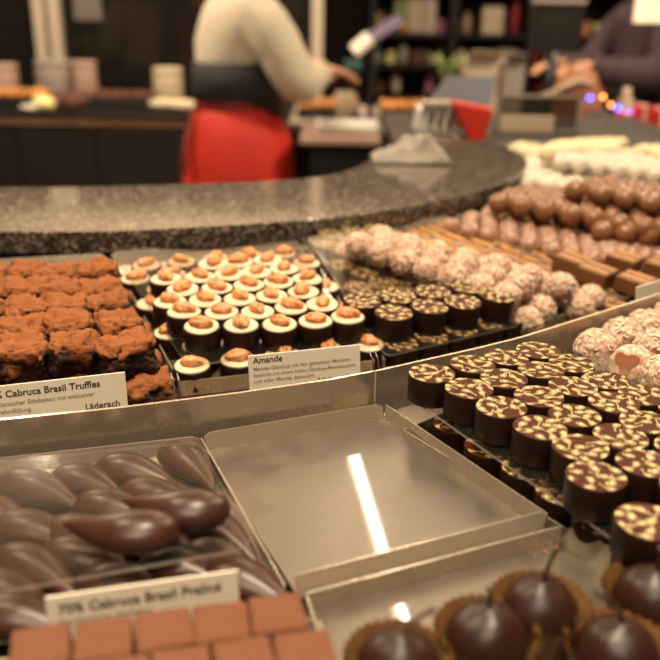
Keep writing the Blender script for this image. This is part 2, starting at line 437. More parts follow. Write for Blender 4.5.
# ------------------------------------------------------------------ round pralines
PR, PH = .0139, .0168
def almond_praline(seed):
    rnd = random.Random(seed)
    root = empty('almond_praline')
    m_ = MB(); m_.lathe([(PR * .93, 0), (PR * .985, .0012), (PR, PH - .0008), (PR * .975, PH), (PR * .90, PH - .0002)], 36, cap1=True); m_.build('chocolate_shell', 'dark_chocolate', root)
    m_ = MB(); m_.lathe([(PR * .91, PH - .0010), (PR * .915, PH + .0003), (PR * .86, PH + .0008), (PR * .5, PH + .0012), (.0001, PH + .0013)], 32, cap0=True, cap1=False,
            warp=lambda a, z: 1 + .012 * math.sin(3 * a + seed)); m_.build('cream_filling', 'cream', root)
    m_ = MB(); L = .0088 * rnd.uniform(.95, 1.12)
    vs = []; bm = bmesh.new(); bmesh.ops.create_icosphere(bm, subdivisions=4, radius=1)
    for v in bm.verts:
        p = v.co; w = (1 - .38 * max(0, p.x)) * .66
        q = V((p.x * L, p.y * L * w, p.z * L * .46))
        q += p * .0008 * noise.fractal(q * 330 + V((seed * 7, 0, 0)), 1, 2, 3)
        q.z += .0005 * math.sin(q.y * 1600) * (1 if q.z > 0 else 0)
        vs.append(q + V((0, 0, PH + .0032)))
    m_.add(vs, [tuple(v.index for v in f.verts) for f in bm.faces], 0, True); bm.free()
    a = m_.build('caramelised_almond', 'almond', root)
    a.rotation_euler = (rnd.uniform(-.15, .15) * 0, 0, rnd.uniform(0, 6)); a.location = (rnd.uniform(-.001, .001), rnd.uniform(-.001, .001), 0)
    return root

def paisley_shapes(rnd, R):
    """flat 2D polygons of a paisley transfer print, clipped to the disc"""
    polys = []
    def clip(L): return [p if p.length < R else p.normalized() * R for p in L]
    def ribbon(c, w):
        L1, L2 = [], []
        for i, p in enumerate(c):
            t = (c[min(i + 1, len(c) - 1)] - c[max(i - 1, 0)])
            if t.length < 1e-9: return
            t.normalize(); nn = V((-t.y, t.x)) * w * (.5 if i in (0, len(c) - 1) else 1); L1.append(p + nn); L2.append(p - nn)
        for i in range(len(c) - 1):
            if c[i].length < R * .99 and c[i + 1].length < R * .99: polys.append((clip([L1[i], L1[i + 1], L2[i + 1], L2[i]]), 0))
    placed = []
    tries = 0
    while len(placed) < 14 and tries < 1500:
        tries += 1
        a = rnd.uniform(0, 2 * PI); r = R * math.sqrt(rnd.uniform(0, 1)); c = V((r * math.cos(a), r * math.sin(a)))
        s = rnd.uniform(.0026, .0033)
        if any((c - q).length < (s + t) * 1.0 for q, t in placed): continue
        placed.append((c, s)); ang = rnd.uniform(0, 2 * PI); hand = rnd.choice((-1, 1))
        def T(p):
            p = V((p[0] * s, p[1] * s * hand)); return c + V((p.x * math.cos(ang) - p.y * math.sin(ang), p.x * math.sin(ang) + p.y * math.cos(ang)))
        def drop(k, n=22):
            L = []
            for i in range(n):
                t = 2 * PI * i / n; x = -math.cos(t); y = .80 * math.sin(t) * math.sin(t / 2)
                x = x * 1.15
                u = max(0, -x); L.append(((x - .0) * k, (y + u * u * .5) * k))
            return L
        polys.append((clip([T(p) for p in drop(1.0)]), 0))
        polys.append((clip([T((p[0] + .04, p[1])) for p in drop(.82)]), 1))
        polys.append((clip([T((p[0] + .10, p[1])) for p in drop(.54)]), 2))
        # curling tail and dots
        cur = [V(T((-1.1 - .9 * math.sin(u * 2.2), .55 + 1.5 * u - .8 * u * u))) for u in [i / 7 for i in range(8)]]
        ribbon(cur, .00022)
        for k in range(2):
            d = T((.1 + .8 * k, -1.15 + .2 * k)); 
            if d.length < R * .96: polys.append(([d + V((math.cos(u), math.sin(u))) * .00019 for u in [j * PI / 3 for j in range(6)]], 0))
    for k in range(1):
        a = rnd.uniform(0, 6); p = V((math.cos(a), math.sin(a))) * R * .6; d = V((-math.sin(a), math.cos(a)))
        ribbon([p + d * .006 * (u - .5) + V((-d.y, d.x)) * .0016 * math.sin(u * 7) for u in [i / 12 for i in range(13)]], .00022)
    return polys
def area2(L): return sum(L[i].x * L[(i + 1) % len(L)].y - L[(i + 1) % len(L)].x * L[i].y for i in range(len(L)))
def paisley_praline(seed, name='paisley_praline'):
    rnd = random.Random(seed); root = empty(name)
    m_ = MB(); m_.lathe([(PR * .95, 0), (PR * .99, .001), (PR, PH - .0005), (PR * .99, PH - .0001), (PR * .93, PH - .0001)], 40); m_.build('chocolate_shell', 'dark_chocolate', root)
    m_ = MB(); R = PR * .985
    m_.lathe([(R, PH - .0004), (R, PH + .0001)], 40, mi=1, sm=False)
    rz = [0, .00006, .00010]
    layer = 0
    for L, ci in paisley_shapes(rnd, R * .985):
        if abs(area2(L)) < 1e-9: continue
        if area2(L) < 0: L = L[::-1]
        z = PH + .00012 + .00004 * ci
        m_.add([(p.x, p.y, z) for p in L], [tuple(range(len(L)))], 1 if ci == 1 else 0)
    m_.build('printed_top', ['print_gold', 'print_ground'], root, fix=False)
    return root
def put_round(protos, P, on_cone, lab, group, tiltj=.0, cat='praline'):
    n = cone_n(P) if on_cone else V((0, 0, 1))
    if tiltj: n = (n + V((random.uniform(-tiltj, tiltj), random.uniform(-tiltj, tiltj), 0))).normalized()
    o = put(random.choice(protos), P, n); tag(o, lab, cat, group); return o

SH = .0030                                # sheet thickness + clearance
ALM = [almond_praline(i) for i in range(5)]
UP = PH + .0022                           # base height of an upper-layer praline over the lower base
up_rows = [[(202, 326), (241, 325), (280, 324), (316, 321), (348, 317)],
           [(184, 312), (222, 312), (258, 312), (291, 307), (323, 304)],
           [(170, 302), (205, 300), (240, 299), (272, 296), (304, 292)],
           [(183, 289), (217, 288), (249, 285), (279, 282), (307, 279)],
           [(166, 279), (200, 277), (229, 274), (256, 272), (284, 269)],
           [(239, 262), (268, 260), (213, 264)]]
for j, row in enumerate(up_rows):
    row = sorted(row)
    for i, (x, y) in enumerate(row):
        P = cone(x, y, UP + PH + .0015); n = cone_n(P); P = P - n * PH
        put_round(ALM, P, True, f'almond topped praline on the sheet, {ORD[j]} row, {first(i)} from the truffles', 'almond topped pralines of the upper layer', .035)
c00, c10, c01, c11 = cone(193, 385, .0015), cone(366, 363, .0015), cone(130, 284, .0015), cone(298, 268, .0015)
for j, i, P in field(c00, c10, c01, c11, .0305, .0275):
    put_round(ALM, oncone(P.x, P.y, .0015), True, f'almond topped praline under the sheet, {ORD[j]} row, {first(i)} from the truffles', 'almond topped pralines of the lower layer')
def csheet(pts, dz, label): return sheet([cone(x, y, dz) for x, y in pts], label, True)
csheet([(187, 365), (362, 345), (297, 240), (119, 262)], PH + .0028 + .0034, 'clear acrylic sheet between the two layers of almond topped pralines')

GOLD = [paisley_praline(100 + i) for i in range(4)]
g_rows = [[(394, 314), (429, 308), (463, 303), (497, 297)], [(362, 302), (398, 297), (433, 293), (466, 288)], [(382, 287), (414, 283), (447, 279)]]
for j, row in enumerate(g_rows):
    for i, (x, y) in enumerate(row):
        if j == 2: continue
        P = cone(x, y, UP + PH + .0015); n = cone_n(P); P = P - n * PH
        o_ = put_round(GOLD, P, True, f'gold patterned praline on the sheet, {ORD[j]} row, {first(i)} from the almond pralines', 'gold patterned pralines on the sheet of the back tier', .02); o_.scale = (1.1, 1.1, 1.08)
c00, c10, c01, c11 = cone(399, 362, .0015), cone(512, 334, .0015), cone(318, 250, .0015), cone(385, 242, .0015)
for j, i, P in field(c00, c10, c01, c11, .0285, .0262):
    put_round(GOLD, oncone(P.x, P.y, .0015), True, f'gold patterned praline under the sheet, {ORD[j]} row, {first(i)} from the almond pralines', 'gold patterned pralines of the lower layer in the back tier')
csheet([(386, 356), (522, 324), (393, 228), (306, 237)], PH + .0028 + .0015, 'clear acrylic sheet between the two layers of gold patterned pralines')

# front tier paisley pralines
ZFP = ZF - .005
RA, RB = onz(412, 430, ZFP), onz(537, 505, ZFP); RA, RB = [onz(x, y, ZF + .0095) for x, y in ((412, 430), (537, 505))]
RD = (RB - RA).normalized(); RN = V((-RD.y, RD.x, 0)); RN = RN if RN.x > 0 else -RN
RA.z = ZFP
ptr = tray([RA + RD * .127 + RN * .0035, onz(790, 470, ZFP), onz(640, 341, ZFP), RA - RD * .010 + RN * .0035], (.1, .1, .1, .0), 'steel tray under the large paisley pralines beside the empty tray')
PAI = [paisley_praline(200 + i) for i in range(6)]
UPZ = ZF + PH + .0045
plist = [[(432, 373), (469, 388), (502, 407), (540, 427), (581, 447), (597, 476), (648, 521)],
         [(472, 364), (504, 378), (539, 396), (575, 415), (620, 436), (646, 463), (692, 488)],
         [(506, 357), (541, 370), (573, 386), (614, 402), (647, 422), (684, 447)],
         [(538, 350), (572, 363), (606, 380), (644, 395), (684, 410)]]
pk = 0
for j, row in enumerate(plist):
    for i, (x, y) in enumerate(row):
        P = onz(x, y, UPZ + PH); P.z = UPZ
        pk += 1
        o = put(PAI[(pk * 5 + j) % 6], P, V((random.uniform(-.02, .02), random.uniform(-.02, .02), 1)).normalized())
        tag(o, f'paisley praline on the sheet, {first(j)} row from the empty tray, {first(i)} from the divider', 'praline', 'paisley printed pralines on the front tier sheet')
lower = [(456, 423), (489, 446), (527, 467), (563, 491), (602, 520), (645, 555)]
prev = None
lw = []
for (x, y) in lower:
    P = onz(x, y, ZFP + .0005 + PH); P.z = ZFP + .0005; lw.append(P)
dirn = (lw[-1] - lw[0]).normalized(); nrm = V((-dirn.y, dirn.x, 0))
if nrm.y < 0: nrm = -nrm
for j in range(3):
    for i, P in enumerate(lw):
        Q = P + nrm * (.027 * j) + dirn * (.0145 if j % 2 else 0)
        o = put(PAI[(i * 3 + j) % 6], Q); tag(o, f'paisley praline under the sheet, {first(j)} row from the empty tray, {first(i)} from the divider', 'praline', 'paisley printed pralines below the front tier sheet')
zs = UPZ - .0006
sheet([onz(625, 547, zs), onz(800, 470, zs), onz(640, 345, zs), onz(413, 399, zs)], 'clear acrylic sheet between the two layers of paisley pralines')

# ------------------------------------------------------------------ truffles
def truffle(seed):
    rnd = random.Random(seed); bm = bmesh.new(); bmesh.ops.create_cube(bm, size=2); bmesh.ops.subdivide_edges(bm, edges=bm.edges, cuts=19, use_grid_fill=True)
    vs = []; dust = []
    hx, hy, hz = .0162 * rnd.uniform(.92, 1.08), .0142 * rnd.uniform(.92, 1.1), .0125
    for v in bm.verts:
        p = v.co; m4 = (abs(p.x) ** 5 + abs(p.y) ** 5 + abs(p.z) ** 5) ** .2; q = p / m4
        w = V((q.x * hx, q.y * hy, q.z * hz)); nn = q.normalized()
        big = noise.fractal(w * 80 + V((seed * 9.7, 0, seed)), .75, 2.1, 6); rid = abs(noise.noise(w * 150 + V((seed, seed * 2, 0))))
        w += nn * (.0048 * big) - nn * (.0034 * max(0, .08 - rid) / .08)
        w += V((math.copysign(.0009, w.x) * (1 - q.z), 0, 0))
        vs.append(w + V((0, 0, hz))); dust.append(.26 * max(-.9, q.z) + .12 * big + (.0 if q.z > .5 else -.10) - .12 * (rid < .05))
    m_ = MB(); m_.add(vs, [tuple(v.index for v in f.verts) for f in bm.faces], 0, True); bm.free()
    o = m_.build('cocoa_truffle', 'cocoa_truffle')
    at = o.data.attributes.new('dust', 'FLOAT', 'POINT')
    at.data.foreach_set('value', dust)
    return o
TRU = [truffle(i) for i in range(7)]
tk = 0
def tput(P, lab, grp, spin):
    global tk
    tk += 1; o = put(TRU[tk % 7], P, (cone_n(P) + V((random.uniform(-.08, .08), random.uniform(-.08, .08), 0))).normalized(), spin); tag(o, lab, 'truffle', grp)
ff = [(-34, 362), (20, 356), (73, 350), (127, 350)]; bb = [(-9, 279), (27, 278), (61, 277), (95, 276)]
for i in range(4):
    A = cone(*ff[i], .040); B = cone(*bb[i], .040); n = round((B - A).length / .0330)
    sp = math.atan2((B - A).y, (B - A).x) - PI / 2
    for j in range(n + 1):
        P = A.lerp(B, j / n); P = oncone(P.x + random.uniform(-.002, .002), P.y, .0245 + random.uniform(0, .003))
        tput(P, f'cocoa truffle on top of the pile, {ORD[j]} row, {first(3 - i)} from the almond pralines', 'cocoa dusted truffles on top of the pile', sp + random.uniform(-.2, .2) + (PI if random.random() < .5 else 0))
ff = [(-30, 404), (30, 399), (90, 392), (150, 381)]; bb = [(-4, 292), (32, 290), (66, 288), (101, 286)]
for i in range(4):
    A = cone(*ff[i], .020); B = cone(*bb[i], .020); n = round((B - A).length / .0330)
    sp = math.atan2((B - A).y, (B - A).x) - PI / 2
    for j in range(n + 1):
        P = A.lerp(B, j / n); P = oncone(P.x, P.y, .0015)
        tput(P, f'cocoa truffle under the pile, {ORD[j]} row, {first(3 - i)} from the almond pralines', 'cocoa dusted truffles at the bottom of the pile', sp + random.uniform(-.08, .08))

# ------------------------------------------------------------------ balls
def coco_ball(seed, r=.0132, flakes=150, mats=('coconut', 'coconut_flake'), name='coconut_ball'):
    rnd = random.Random(seed); m_ = MB(); m_.blob((0, 0, r), r * .96, 0, 4, disp=.0016, fr=230, seed=seed)
    for k in range(flakes):
        a = rnd.uniform(0, 2 * PI); z = rnd.uniform(-.8, 1); q = V((math.sqrt(1 - z * z) * math.cos(a), math.sqrt(1 - z * z) * math.sin(a), z))
        t = q.cross(V((rnd.uniform(-1, 1), rnd.uniform(-1, 1), rnd.uniform(-1, 1)))).normalized(); b = q.cross(t)
        c = q * (r * .98 + .0002) + V((0, 0, r)); L = rnd.uniform(.0009, .0020); w = rnd.uniform(.0005, .0009); h = q * .0006
        t = (t + q * rnd.uniform(-.3, .5)).normalized()
        m_.slab([c + t * L + h, c + b * w + h, c - t * L + h, c - b * w + h], -h, len(mats) - 1)
    return m_.build(name, list(mats))
COCO = [coco_ball(i) for i in range(4)]
def balls(protos, c, su, sv, on_cone, lab, grp, cat, dz=0, hexa=True, jit=.001, skip=lambda i, j: False, scale=1, where='the divider'):
    for j, i, P in field(*c, su, sv, hexa, skip):
        Q = P + V((random.uniform(-jit, jit), random.uniform(-jit, jit), 0))
        if on_cone: Q = oncone(Q.x, Q.y, dz)
        s = scale * random.uniform(.97, 1.04)
        tag(put(random.choice(protos), Q, cone_n(Q) if on_cone else None, None, s), f'{lab}, {ORD[j]} row, {first(i)} from {where}', cat, grp)
C = lambda x, y, dz: cone(x, y, dz)
# rows run back from the divider strip
balls(COCO, (C(526, 324, .013), C(347, 257, .013), C(602, 303, .013), C(383, 243, .013)), .0262, .0240, True, 'coconut ball of the back tier', 'coconut balls in the back tier', 'coconut ball', .0015)
balls(COCO, (C(505, 296, .034), C(358, 246, .034), C(560, 285, .034), C(380, 238, .034)), .0285, .0250, True, 'coconut ball piled on the others', 'coconut balls piled in the back tier', 'coconut ball', .0205)
def milk_ball(seed, m_name, r=.0125, name='milk_chocolate_ball'):
    m_ = MB(); m_.blob((0, 0, r), r, 0, 4, disp=.0007, fr=110, seed=seed)
    for k in range(3):                    # the drawn dip mark on the crown
        a = k * 2.1 + seed; m_.tube([V((math.cos(a) * .002 * u, math.sin(a + u) * .0022 * u, 2 * r - .0004 - .0004 * u)) for u in (0, 1, 2, 3)], .0005, 6)
    return m_.build(name, m_name)
HAZED = [milk_ball(i, 'hazed_milk_chocolate', .0115, 'hazed_chocolate_ball') for i in range(3)]
MILK = [milk_ball(i + 5, 'milk_chocolate') for i in range(3)]
balls(HAZED, (C(592, 262, .012), C(450, 228, .012), C(640, 246, .012), C(505, 209, .012)), .0245, .0225, True, 'pale milk chocolate ball', 'haze-tinted milk chocolate balls', 'chocolate ball', .0015, where='the caramel squares')
balls(HAZED, (C(760, 250, .012), C(610, 262, .012), C(740, 222, .012), C(600, 246, .012)), .0245, .0225, True, 'haze-tinted chocolate ball behind the caramel blocks', 'haze-tinted milk chocolate balls behind the blocks', 'chocolate ball', .0015, where='the left')
balls(MILK, (C(668, 236, .035), C(497, 206, .035), C(690, 216, .035), C(528, 196, .035)), .0262, .0232, True, 'brown milk chocolate ball on the sheet', 'brown milk chocolate balls', 'chocolate ball', .026, where='the left')
balls(MILK, (C(700, 222, .050), C(574, 199, .050), C(700, 210, .050), C(598, 192, .050)), .0262, .0232, True, 'brown chocolate ball piled highest', 'brown milk chocolate balls piled on the others', 'chocolate ball', .047, where='the left')
balls(MILK, (C(690, 246, .025), C(600, 236, .025), C(700, 236, .025), C(596, 226, .025)), .0262, .0232, True, 'brown chocolate ball at the pile foot', 'brown milk chocolate balls at the foot of the pile', 'chocolate ball', .018, where='the left')
WHT = [coco_ball(20 + i, .013, 40, ('white_truffle',), 'white_truffle') for i in range(3)]
YEL = [coco_ball(30 + i, .013, 40, ('yellow_truffle',), 'yellow_truffle') for i in range(2)]
balls(WHT, (C(672, 205, .03), C(530, 181, .03), C(672, 165, .03), C(528, 160, .03)), .028, .027, True, 'round white truffle behind the brown balls', 'round white truffles', 'truffle', .012, where='the left')
balls(WHT, (C(672, 178, .05), C(560, 163, .05), C(672, 158, .05), C(556, 152, .05)), .028, .027, True, 'round white truffle piled on the others', 'round white truffles piled up', 'truffle', .036, where='the left')
balls(YEL, (C(610, 150, .06), C(545, 152, .06), C(620, 143, .06), C(560, 146, .06)), .028, .030, True, 'yellow truffle on the white pile', 'pale yellow truffles', 'truffle', .045, where='the left')
balls(YEL, (C(700, 170, .05), C(638, 160, .05), C(690, 163, .05), C(645, 157, .05)), .028, .030, True, 'yellow truffle near the red boxes', 'pale yellow truffles by the frame edge', 'truffle', .048, where='the left')
balls(YEL, (C(545, 165, .02), C(512, 156, .02), C(560, 158, .02), C(520, 151, .02)), .028, .030, True, 'yellow truffle beside the granite edge', 'pale yellow truffles beside the granite', 'truffle', .014, where='the left')

# front tier coconut balls beside the paisley pralines
tray([onz(668, 408, ZF), onz(860, 330, ZF), onz(765, 276, ZF), onz(580, 356, ZF)], (.5, .5, .5, .1), 'steel tray under the coconut balls of the front tier')
BIG = [coco_ball(50 + i, .0150, 230, name='large_coconut_ball') for i in range(4)]
for k, (x, y, z) in enumerate(((596, 350, .016), (634, 362, .016), (664, 378, .016), (622, 338, .016), (655, 350, .016), (645, 329, .016), (690, 355, .016), (672, 318, .016), (700, 333, .016), (720, 372, .016), (690, 310, .016))):
    P = onz(x, y, ZF + z); P.z -= .0148
    if k == 1: continue
    o = put(BIG[k % 4], P); tag(o, f'large coconut ball of the front tier, {first(k)} counting from the divider', 'coconut ball', 'large coconut balls of the front tier')
# one broken ball showing its caramel side
P = onz(632, 366, ZF + .016); P.z -= .0148
m_ = MB(); m_.blob((0, 0, .0148), .0145, 0, 4, disp=.0016, fr=200, seed=3)
for v in m_.v:
    d = (v - V((0, 0, .0148))).dot(V((-.62, -.62, .45)).normalized())
    if d > .0108: v -= V((-.62, -.62, .45)).normalized() * (d - .0108)
bb_ = m_.build('bitten_coconut_ball', 'coconut', loc=P)
tag(bb_, 'coconut ball with a bare caramel brown flat side beside the paisley pralines', 'coconut ball')
m_ = MB(); nd = V((-.62, -.62, .45)).normalized(); ta = nd.cross(V((0, 0, 1))).normalized(); tb = nd.cross(ta)
m_.slab([V((0, 0, .0148)) + nd * .0115 + (ta * math.cos(a) + tb * math.sin(a)) * (.0072 + .0022 * math.cos(3 * a + 1.2)) for a in [k * PI / 10 for k in range(20)]], -nd * .002); m_.build('bare_side', 'bare_brown', bb_)

# ------------------------------------------------------------------ caramel striped squares and blocks
def square(name='caramel_square', s=.0145, h=.009):
    root = empty(name)
    MB().box((-s, -s, 0), (s, s, h)).build('chocolate_block', 'bar_chocolate', root, bevel=.0015)
    m_ = MB()
    for k in (-.5, .5): m_.tube([V((-s * .9 + u * s * .3, s * k + .0008 * math.sin(u * 2), h + .0001)) for u in range(7)], .0014, 6)
    m_.build('caramel_lines', 'caramel', root); return root
SQ = square()
sc_ = (C(588, 314, .01), C(394, 240, .01), C(722, 270, .01), C(450, 226, .01))
dsq = (sc_[0] - sc_[1]); sspin = math.atan2(dsq.y, dsq.x)
for j, i, P in field(*sc_, .0305, .0302, False):
    o = put(SQ, oncone(P.x, P.y, .0015), cone_n(P), sspin); tag(o, f'flat caramel striped square, {ORD[j]} row, {first(i)} from the divider', 'chocolate', 'flat caramel striped chocolate squares')
BLK = square('caramel_block', .0155, .0155)
for k, (x, y, z, lab) in enumerate(((573, 256, .029, 'first'), (597, 267, .029, 'second'), (636, 276, .029, 'third'), (663, 262, .029, 'fourth'), (624, 255, .029, 'fifth'))):
    P = cone(x, y, z); P = oncone(P.x, P.y, z - .0165 + .0005)
    o = put(BLK, P, cone_n(P), sspin + .02 * k); tag(o, f'thick caramel striped chocolate block on top of the squares, {lab} from the coconut balls', 'chocolate', 'thick chocolate blocks stacked on the squares')

# ------------------------------------------------------------------ chocolate shells (long pod shape)
def pod(seed, L=.056, W=.0115, name='chocolate_pod'):
    rnd = random.Random(seed); m_ = MB(); n = 26; ns = 36; vs = []
    for j in range(ns):
        t = j / (ns - 1); u = 1 - t        # fat end at t=0
        w = W * (math.sin(PI * min(1, t ** .62)) ** .72) * (1.0 if t < .45 else 1 - .22 * (t - .45) / .55)
        w = max(w, .0006); x = t * L; bend = .0035 * math.sin(PI * t * .9)
        for k in range(n):
            a = 2 * PI * k / n; ca, sa = math.cos(a), math.sin(a)
            ridge = 1 + .14 * math.exp(-((a - PI * .88) / .11) ** 2) + .14 * math.exp(-((a - PI * .12) / .11) ** 2)
            z = sa * w * (.90 if sa > 0 else .45) * ridge; y = ca * w * ridge
            vs.append(V((x, y + bend, z + w * .0 + .0052 * 1)))
    zmin = min(v.z for v in vs)
    for v in vs: v.z -= zmin
    fs = [(j * n + k, j * n + (k + 1) % n, (j + 1) * n + (k + 1) % n, (j + 1) * n + k) for j in range(ns - 1) for k in range(n)]
    fs += [tuple(range(n - 1, -1, -1)), tuple((ns - 1) * n + k for k in range(n))]
    m_.add(vs, fs, 0, True); return m_.build(name, 'shell_chocolate')
POD = [pod(i, .054 + .002 * i) for i in range(2)]
tray([onz(-95, 656, ZF), onz(284, 603, ZF), onz(201, 452, ZF), onz(-95, 486, ZF)], (.1, .0, .35, .0), 'steel tray under the long chocolate pods')
pods = [((52, 468), (112, 492)), ((96, 460), (166, 481)), ((165, 442), (207, 482)), ((120, 484), (186, 508)), ((76, 494), (140, 516)), ((-2, 474), (72, 504)), ((45, 520), (112, 545)),
        ((40, 545), (118, 570)), ((-8, 516), (62, 540)), ((-8, 548), (66, 590)), ((78, 572), (150, 592)), ((139, 556), (198, 578)), ((186, 540), (236, 574)), ((182, 512), (232, 545)), ((-30, 572), (42, 618)),
        ((-30, 606), (50, 628)), ((120, 525), (182, 552)), ((200, 562), (264, 594)), ((150, 580), (215, 604)), ((-40, 500), (20, 530))]
ends = []
for k, (a, b) in enumerate(pods):
    A = onz(a[0], a[1], ZF + .010); B = onz(b[0], b[1], ZF + .008); d = B - A; A.z = ZF + .0004
    o = put(POD[k % 2], A, None, math.atan2(d.y, d.x), (min(1.02, max(.9, (d.length + .006) / .055)), 1, .9 + .08 * (k % 2))); tag(o, f'long dark chocolate pod under the sheet, {first(k)} counted from divider to front', 'chocolate', 'chocolate pods below the sheet')
zsh = ZF + .0235
sheet([onz(-80, 605, zsh), onz(254, 546, zsh), onz(199, 440, zsh), onz(-80, 468, zsh)], 'clear acrylic sheet lying over the long chocolate pods', th=.0018)
for (a, b, lab) in (((180, 530), (63, 521), 'glossy dark chocolate pod lying on the sheet, the nearer of two'), ((230, 510), (124, 498), 'glossy dark chocolate pod lying on the sheet, behind the other')):
    A = onz(a[0], a[1], zsh + .008); B = onz(b[0], b[1], zsh + .006); d = B - A; A.z = zsh + .0002
    o = put(POD[1], A, None, math.atan2(d.y, d.x), ((d.length) / .056, 1.06, 1.0)); tag(o, lab, 'chocolate')

# ------------------------------------------------------------------ the empty tray and the tray of cherries
et = tray([onz(298, 597, ZF), onz(543, 531, ZF), onz(384, 419, ZF), onz(205, 450, ZF)], (-.55, .15, .35, None), 'empty brushed steel tray with turned up rims between pods and pralines', h=.0095)
tray([onz(400, 900, ZF), onz(800, 700, ZF), onz(560, 544, ZF), onz(308, 613, ZF)], (.8, .9, .1, .05), 'steel tray holding the chocolate cherries, crumbs at its corner', h=.0095)

# ------------------------------------------------------------------ cocoa squares in front
def pave(seed):
    rnd = random.Random(seed); bm = bmesh.new(); bmesh.ops.create_cube(bm, size=2); bmesh.ops.subdivide_edges(bm, edges=bm.edges, cuts=9, use_grid_fill=True)
    s, h = .0101, .0072; vs = []; dust = []
    for v in bm.verts:
        p = v.co; m4 = (abs(p.x) ** 14 + abs(p.y) ** 14 + abs(p.z) ** 14) ** (1 / 14); q = p / m4
        w = V((q.x * s, q.y * s, q.z * h)); w += q.normalized() * .0004 * noise.fractal(w * 160 + V((seed * 5, 0, 0)), 1, 2, 3)
        vs.append(w + V((0, 0, h))); dust.append(.25 if q.z > .5 else -.1)
    m_ = MB(); m_.add(vs, [tuple(v.index for v in f.verts) for f in bm.faces], 0, True); bm.free()
    o = m_.build('cocoa_square', 'cocoa_square'); at = o.data.attributes.new('dust', 'FLOAT', 'POINT'); at.data.foreach_set('value', dust); return o
PAV = [pave(i) for i in range(4)]
ZP = ZF + .0308
A0 = onz(278, 610, ZP); B0 = onz(60, 640, ZP); du = (B0 - A0).normalized(); dv = V((du.y, -du.x, 0)); dv = dv if dv.y < 0 else -dv
asp = math.atan2(du.y, du.x)
tray([A0 + V((0, 0, ZF - ZP)) + du * .115 + dv * .12, A0 + V((0, 0, ZF - ZP)) - du * .018 + dv * .12, A0 + V((0, 0, ZF - ZP)) - du * .018 - dv * .016, A0 + V((0, 0, ZF - ZP)) + du * .115 - dv * .016], (.5, .1, .5, .1), 'steel tray under the reddish cocoa squares')
for j in range(5):
    for i in range(5):
        for lv in (1, 0):
            if lv == 0 and j > 1: continue
            P = A0 + du * (.0206 * i - (.0055 if j % 2 else 0) + random.uniform(-.0006, .0006)) + dv * (.0206 * j + random.uniform(-.0006, .0006)); P.z = ZF + .0006 + lv * .0150
            o = put(PAV[(i + j * 3 + lv) % 4], P, None, asp + random.uniform(-.05, .05) * lv)
            tag(o, f'reddish cocoa square {"on top" if lv else "underneath"}, {"back" if j == 0 else ORD[j]} row, {first(i)} from the right', 'chocolate', 'cocoa squares of the ' + ('top' if lv else 'bottom') + ' layer')

# ------------------------------------------------------------------ cherries in paper cups
def cherry(seed, stem_dir, stem_len=.022):
    root = empty('chocolate_cherry'); r = .0158
    m_ = MB(); n = 72; prof = [(.0122, 0), (.0128, .001), (.0152, .009), (.0180, .018), (.0196, .0225)]
    def w(a, z): return 1 + (.016 + 1.1 * z) * math.sin(30 * a)
    m_.lathe(prof, 144, cap0=True, cap1=False, warp=w)
    m_.lathe([(p[0] * .985 - .0002, p[1] + .0004) for p in prof], 144, cap0=True, cap1=False, warp=w)
    m_.build('paper_cup', 'paper_cup', root, fix=False)
    m_ = MB(); m_.blob((0, 0, .0172), (r * .97, r * .97, r * .92), 0, 4, disp=.0007, fr=70, seed=seed)
    for v in m_.v:
        d = math.hypot(v.x, v.y)
        if v.z > .025 and d < .005: v.z += .0016 * (1 - d / .005)
    m_.build('chocolate_coat', 'cherry_chocolate', root)
    m_ = MB(); d = V(stem_dir).normalized(); pts = [V((0, 0, .0312)) + V((d.x * t * t * .7, d.y * t * t * .7, d.z * t)) * stem_len for t in (0, .2, .4, .6, .8, 1)]
    m_.tube(pts, [.0014, .0011, .0009, .0008, .0009, .0014], 8); m_.build('stem', 'stem', root); return root
CH = [(540, 612, (.5, .1, 1.3), .020, 'slanting stem, nearest the empty tray corner'), (486, 640, (-.1, .0, 1), .010, 'with a short stump of stem beside the slanting one'), (398, 668, (.9, .3, .5), .020, 'with its stem leaning sideways, nearest the cocoa squares'),
      (652, 600, (-.1, -.1, 1), .012, 'short upright stem beside the paisley pralines'), (617, 655, (-.9, .2, .8), .020, 'with no stem showing, in front of the upright one')]
for k, (x, y, sd, sl, lab) in enumerate(CH):
    P = onz(x, y, ZF + .018); P.z = ZF + .0004; o = cherry(k, sd, sl); USED.add(o.name); o.location = P
    tag(o, 'chocolate cherry in pleated cup, ' + lab, 'chocolate cherry', 'chocolate cherries in paper cups')
# crumbs
m_ = MB()
for k in range(16):
    P = onz(568 - 30 + random.uniform(-14, 22), 548 + random.uniform(-8, 10), ZF)
    m_.blob(P + V((0, 0, .0006)), random.uniform(.0003, .0009), 0, 1)
for k in range(7):
    P = onz(random.uniform(260, 440), random.uniform(440, 520), ZF); m_.blob(P + V((0, 0, .0004)), random.uniform(.0002, .0005), 0, 1)
tag(m_.build('crumbs', 'almond'), 'tiny nut and chocolate crumbs scattered on the steel trays', 'crumbs', kind='stuff')

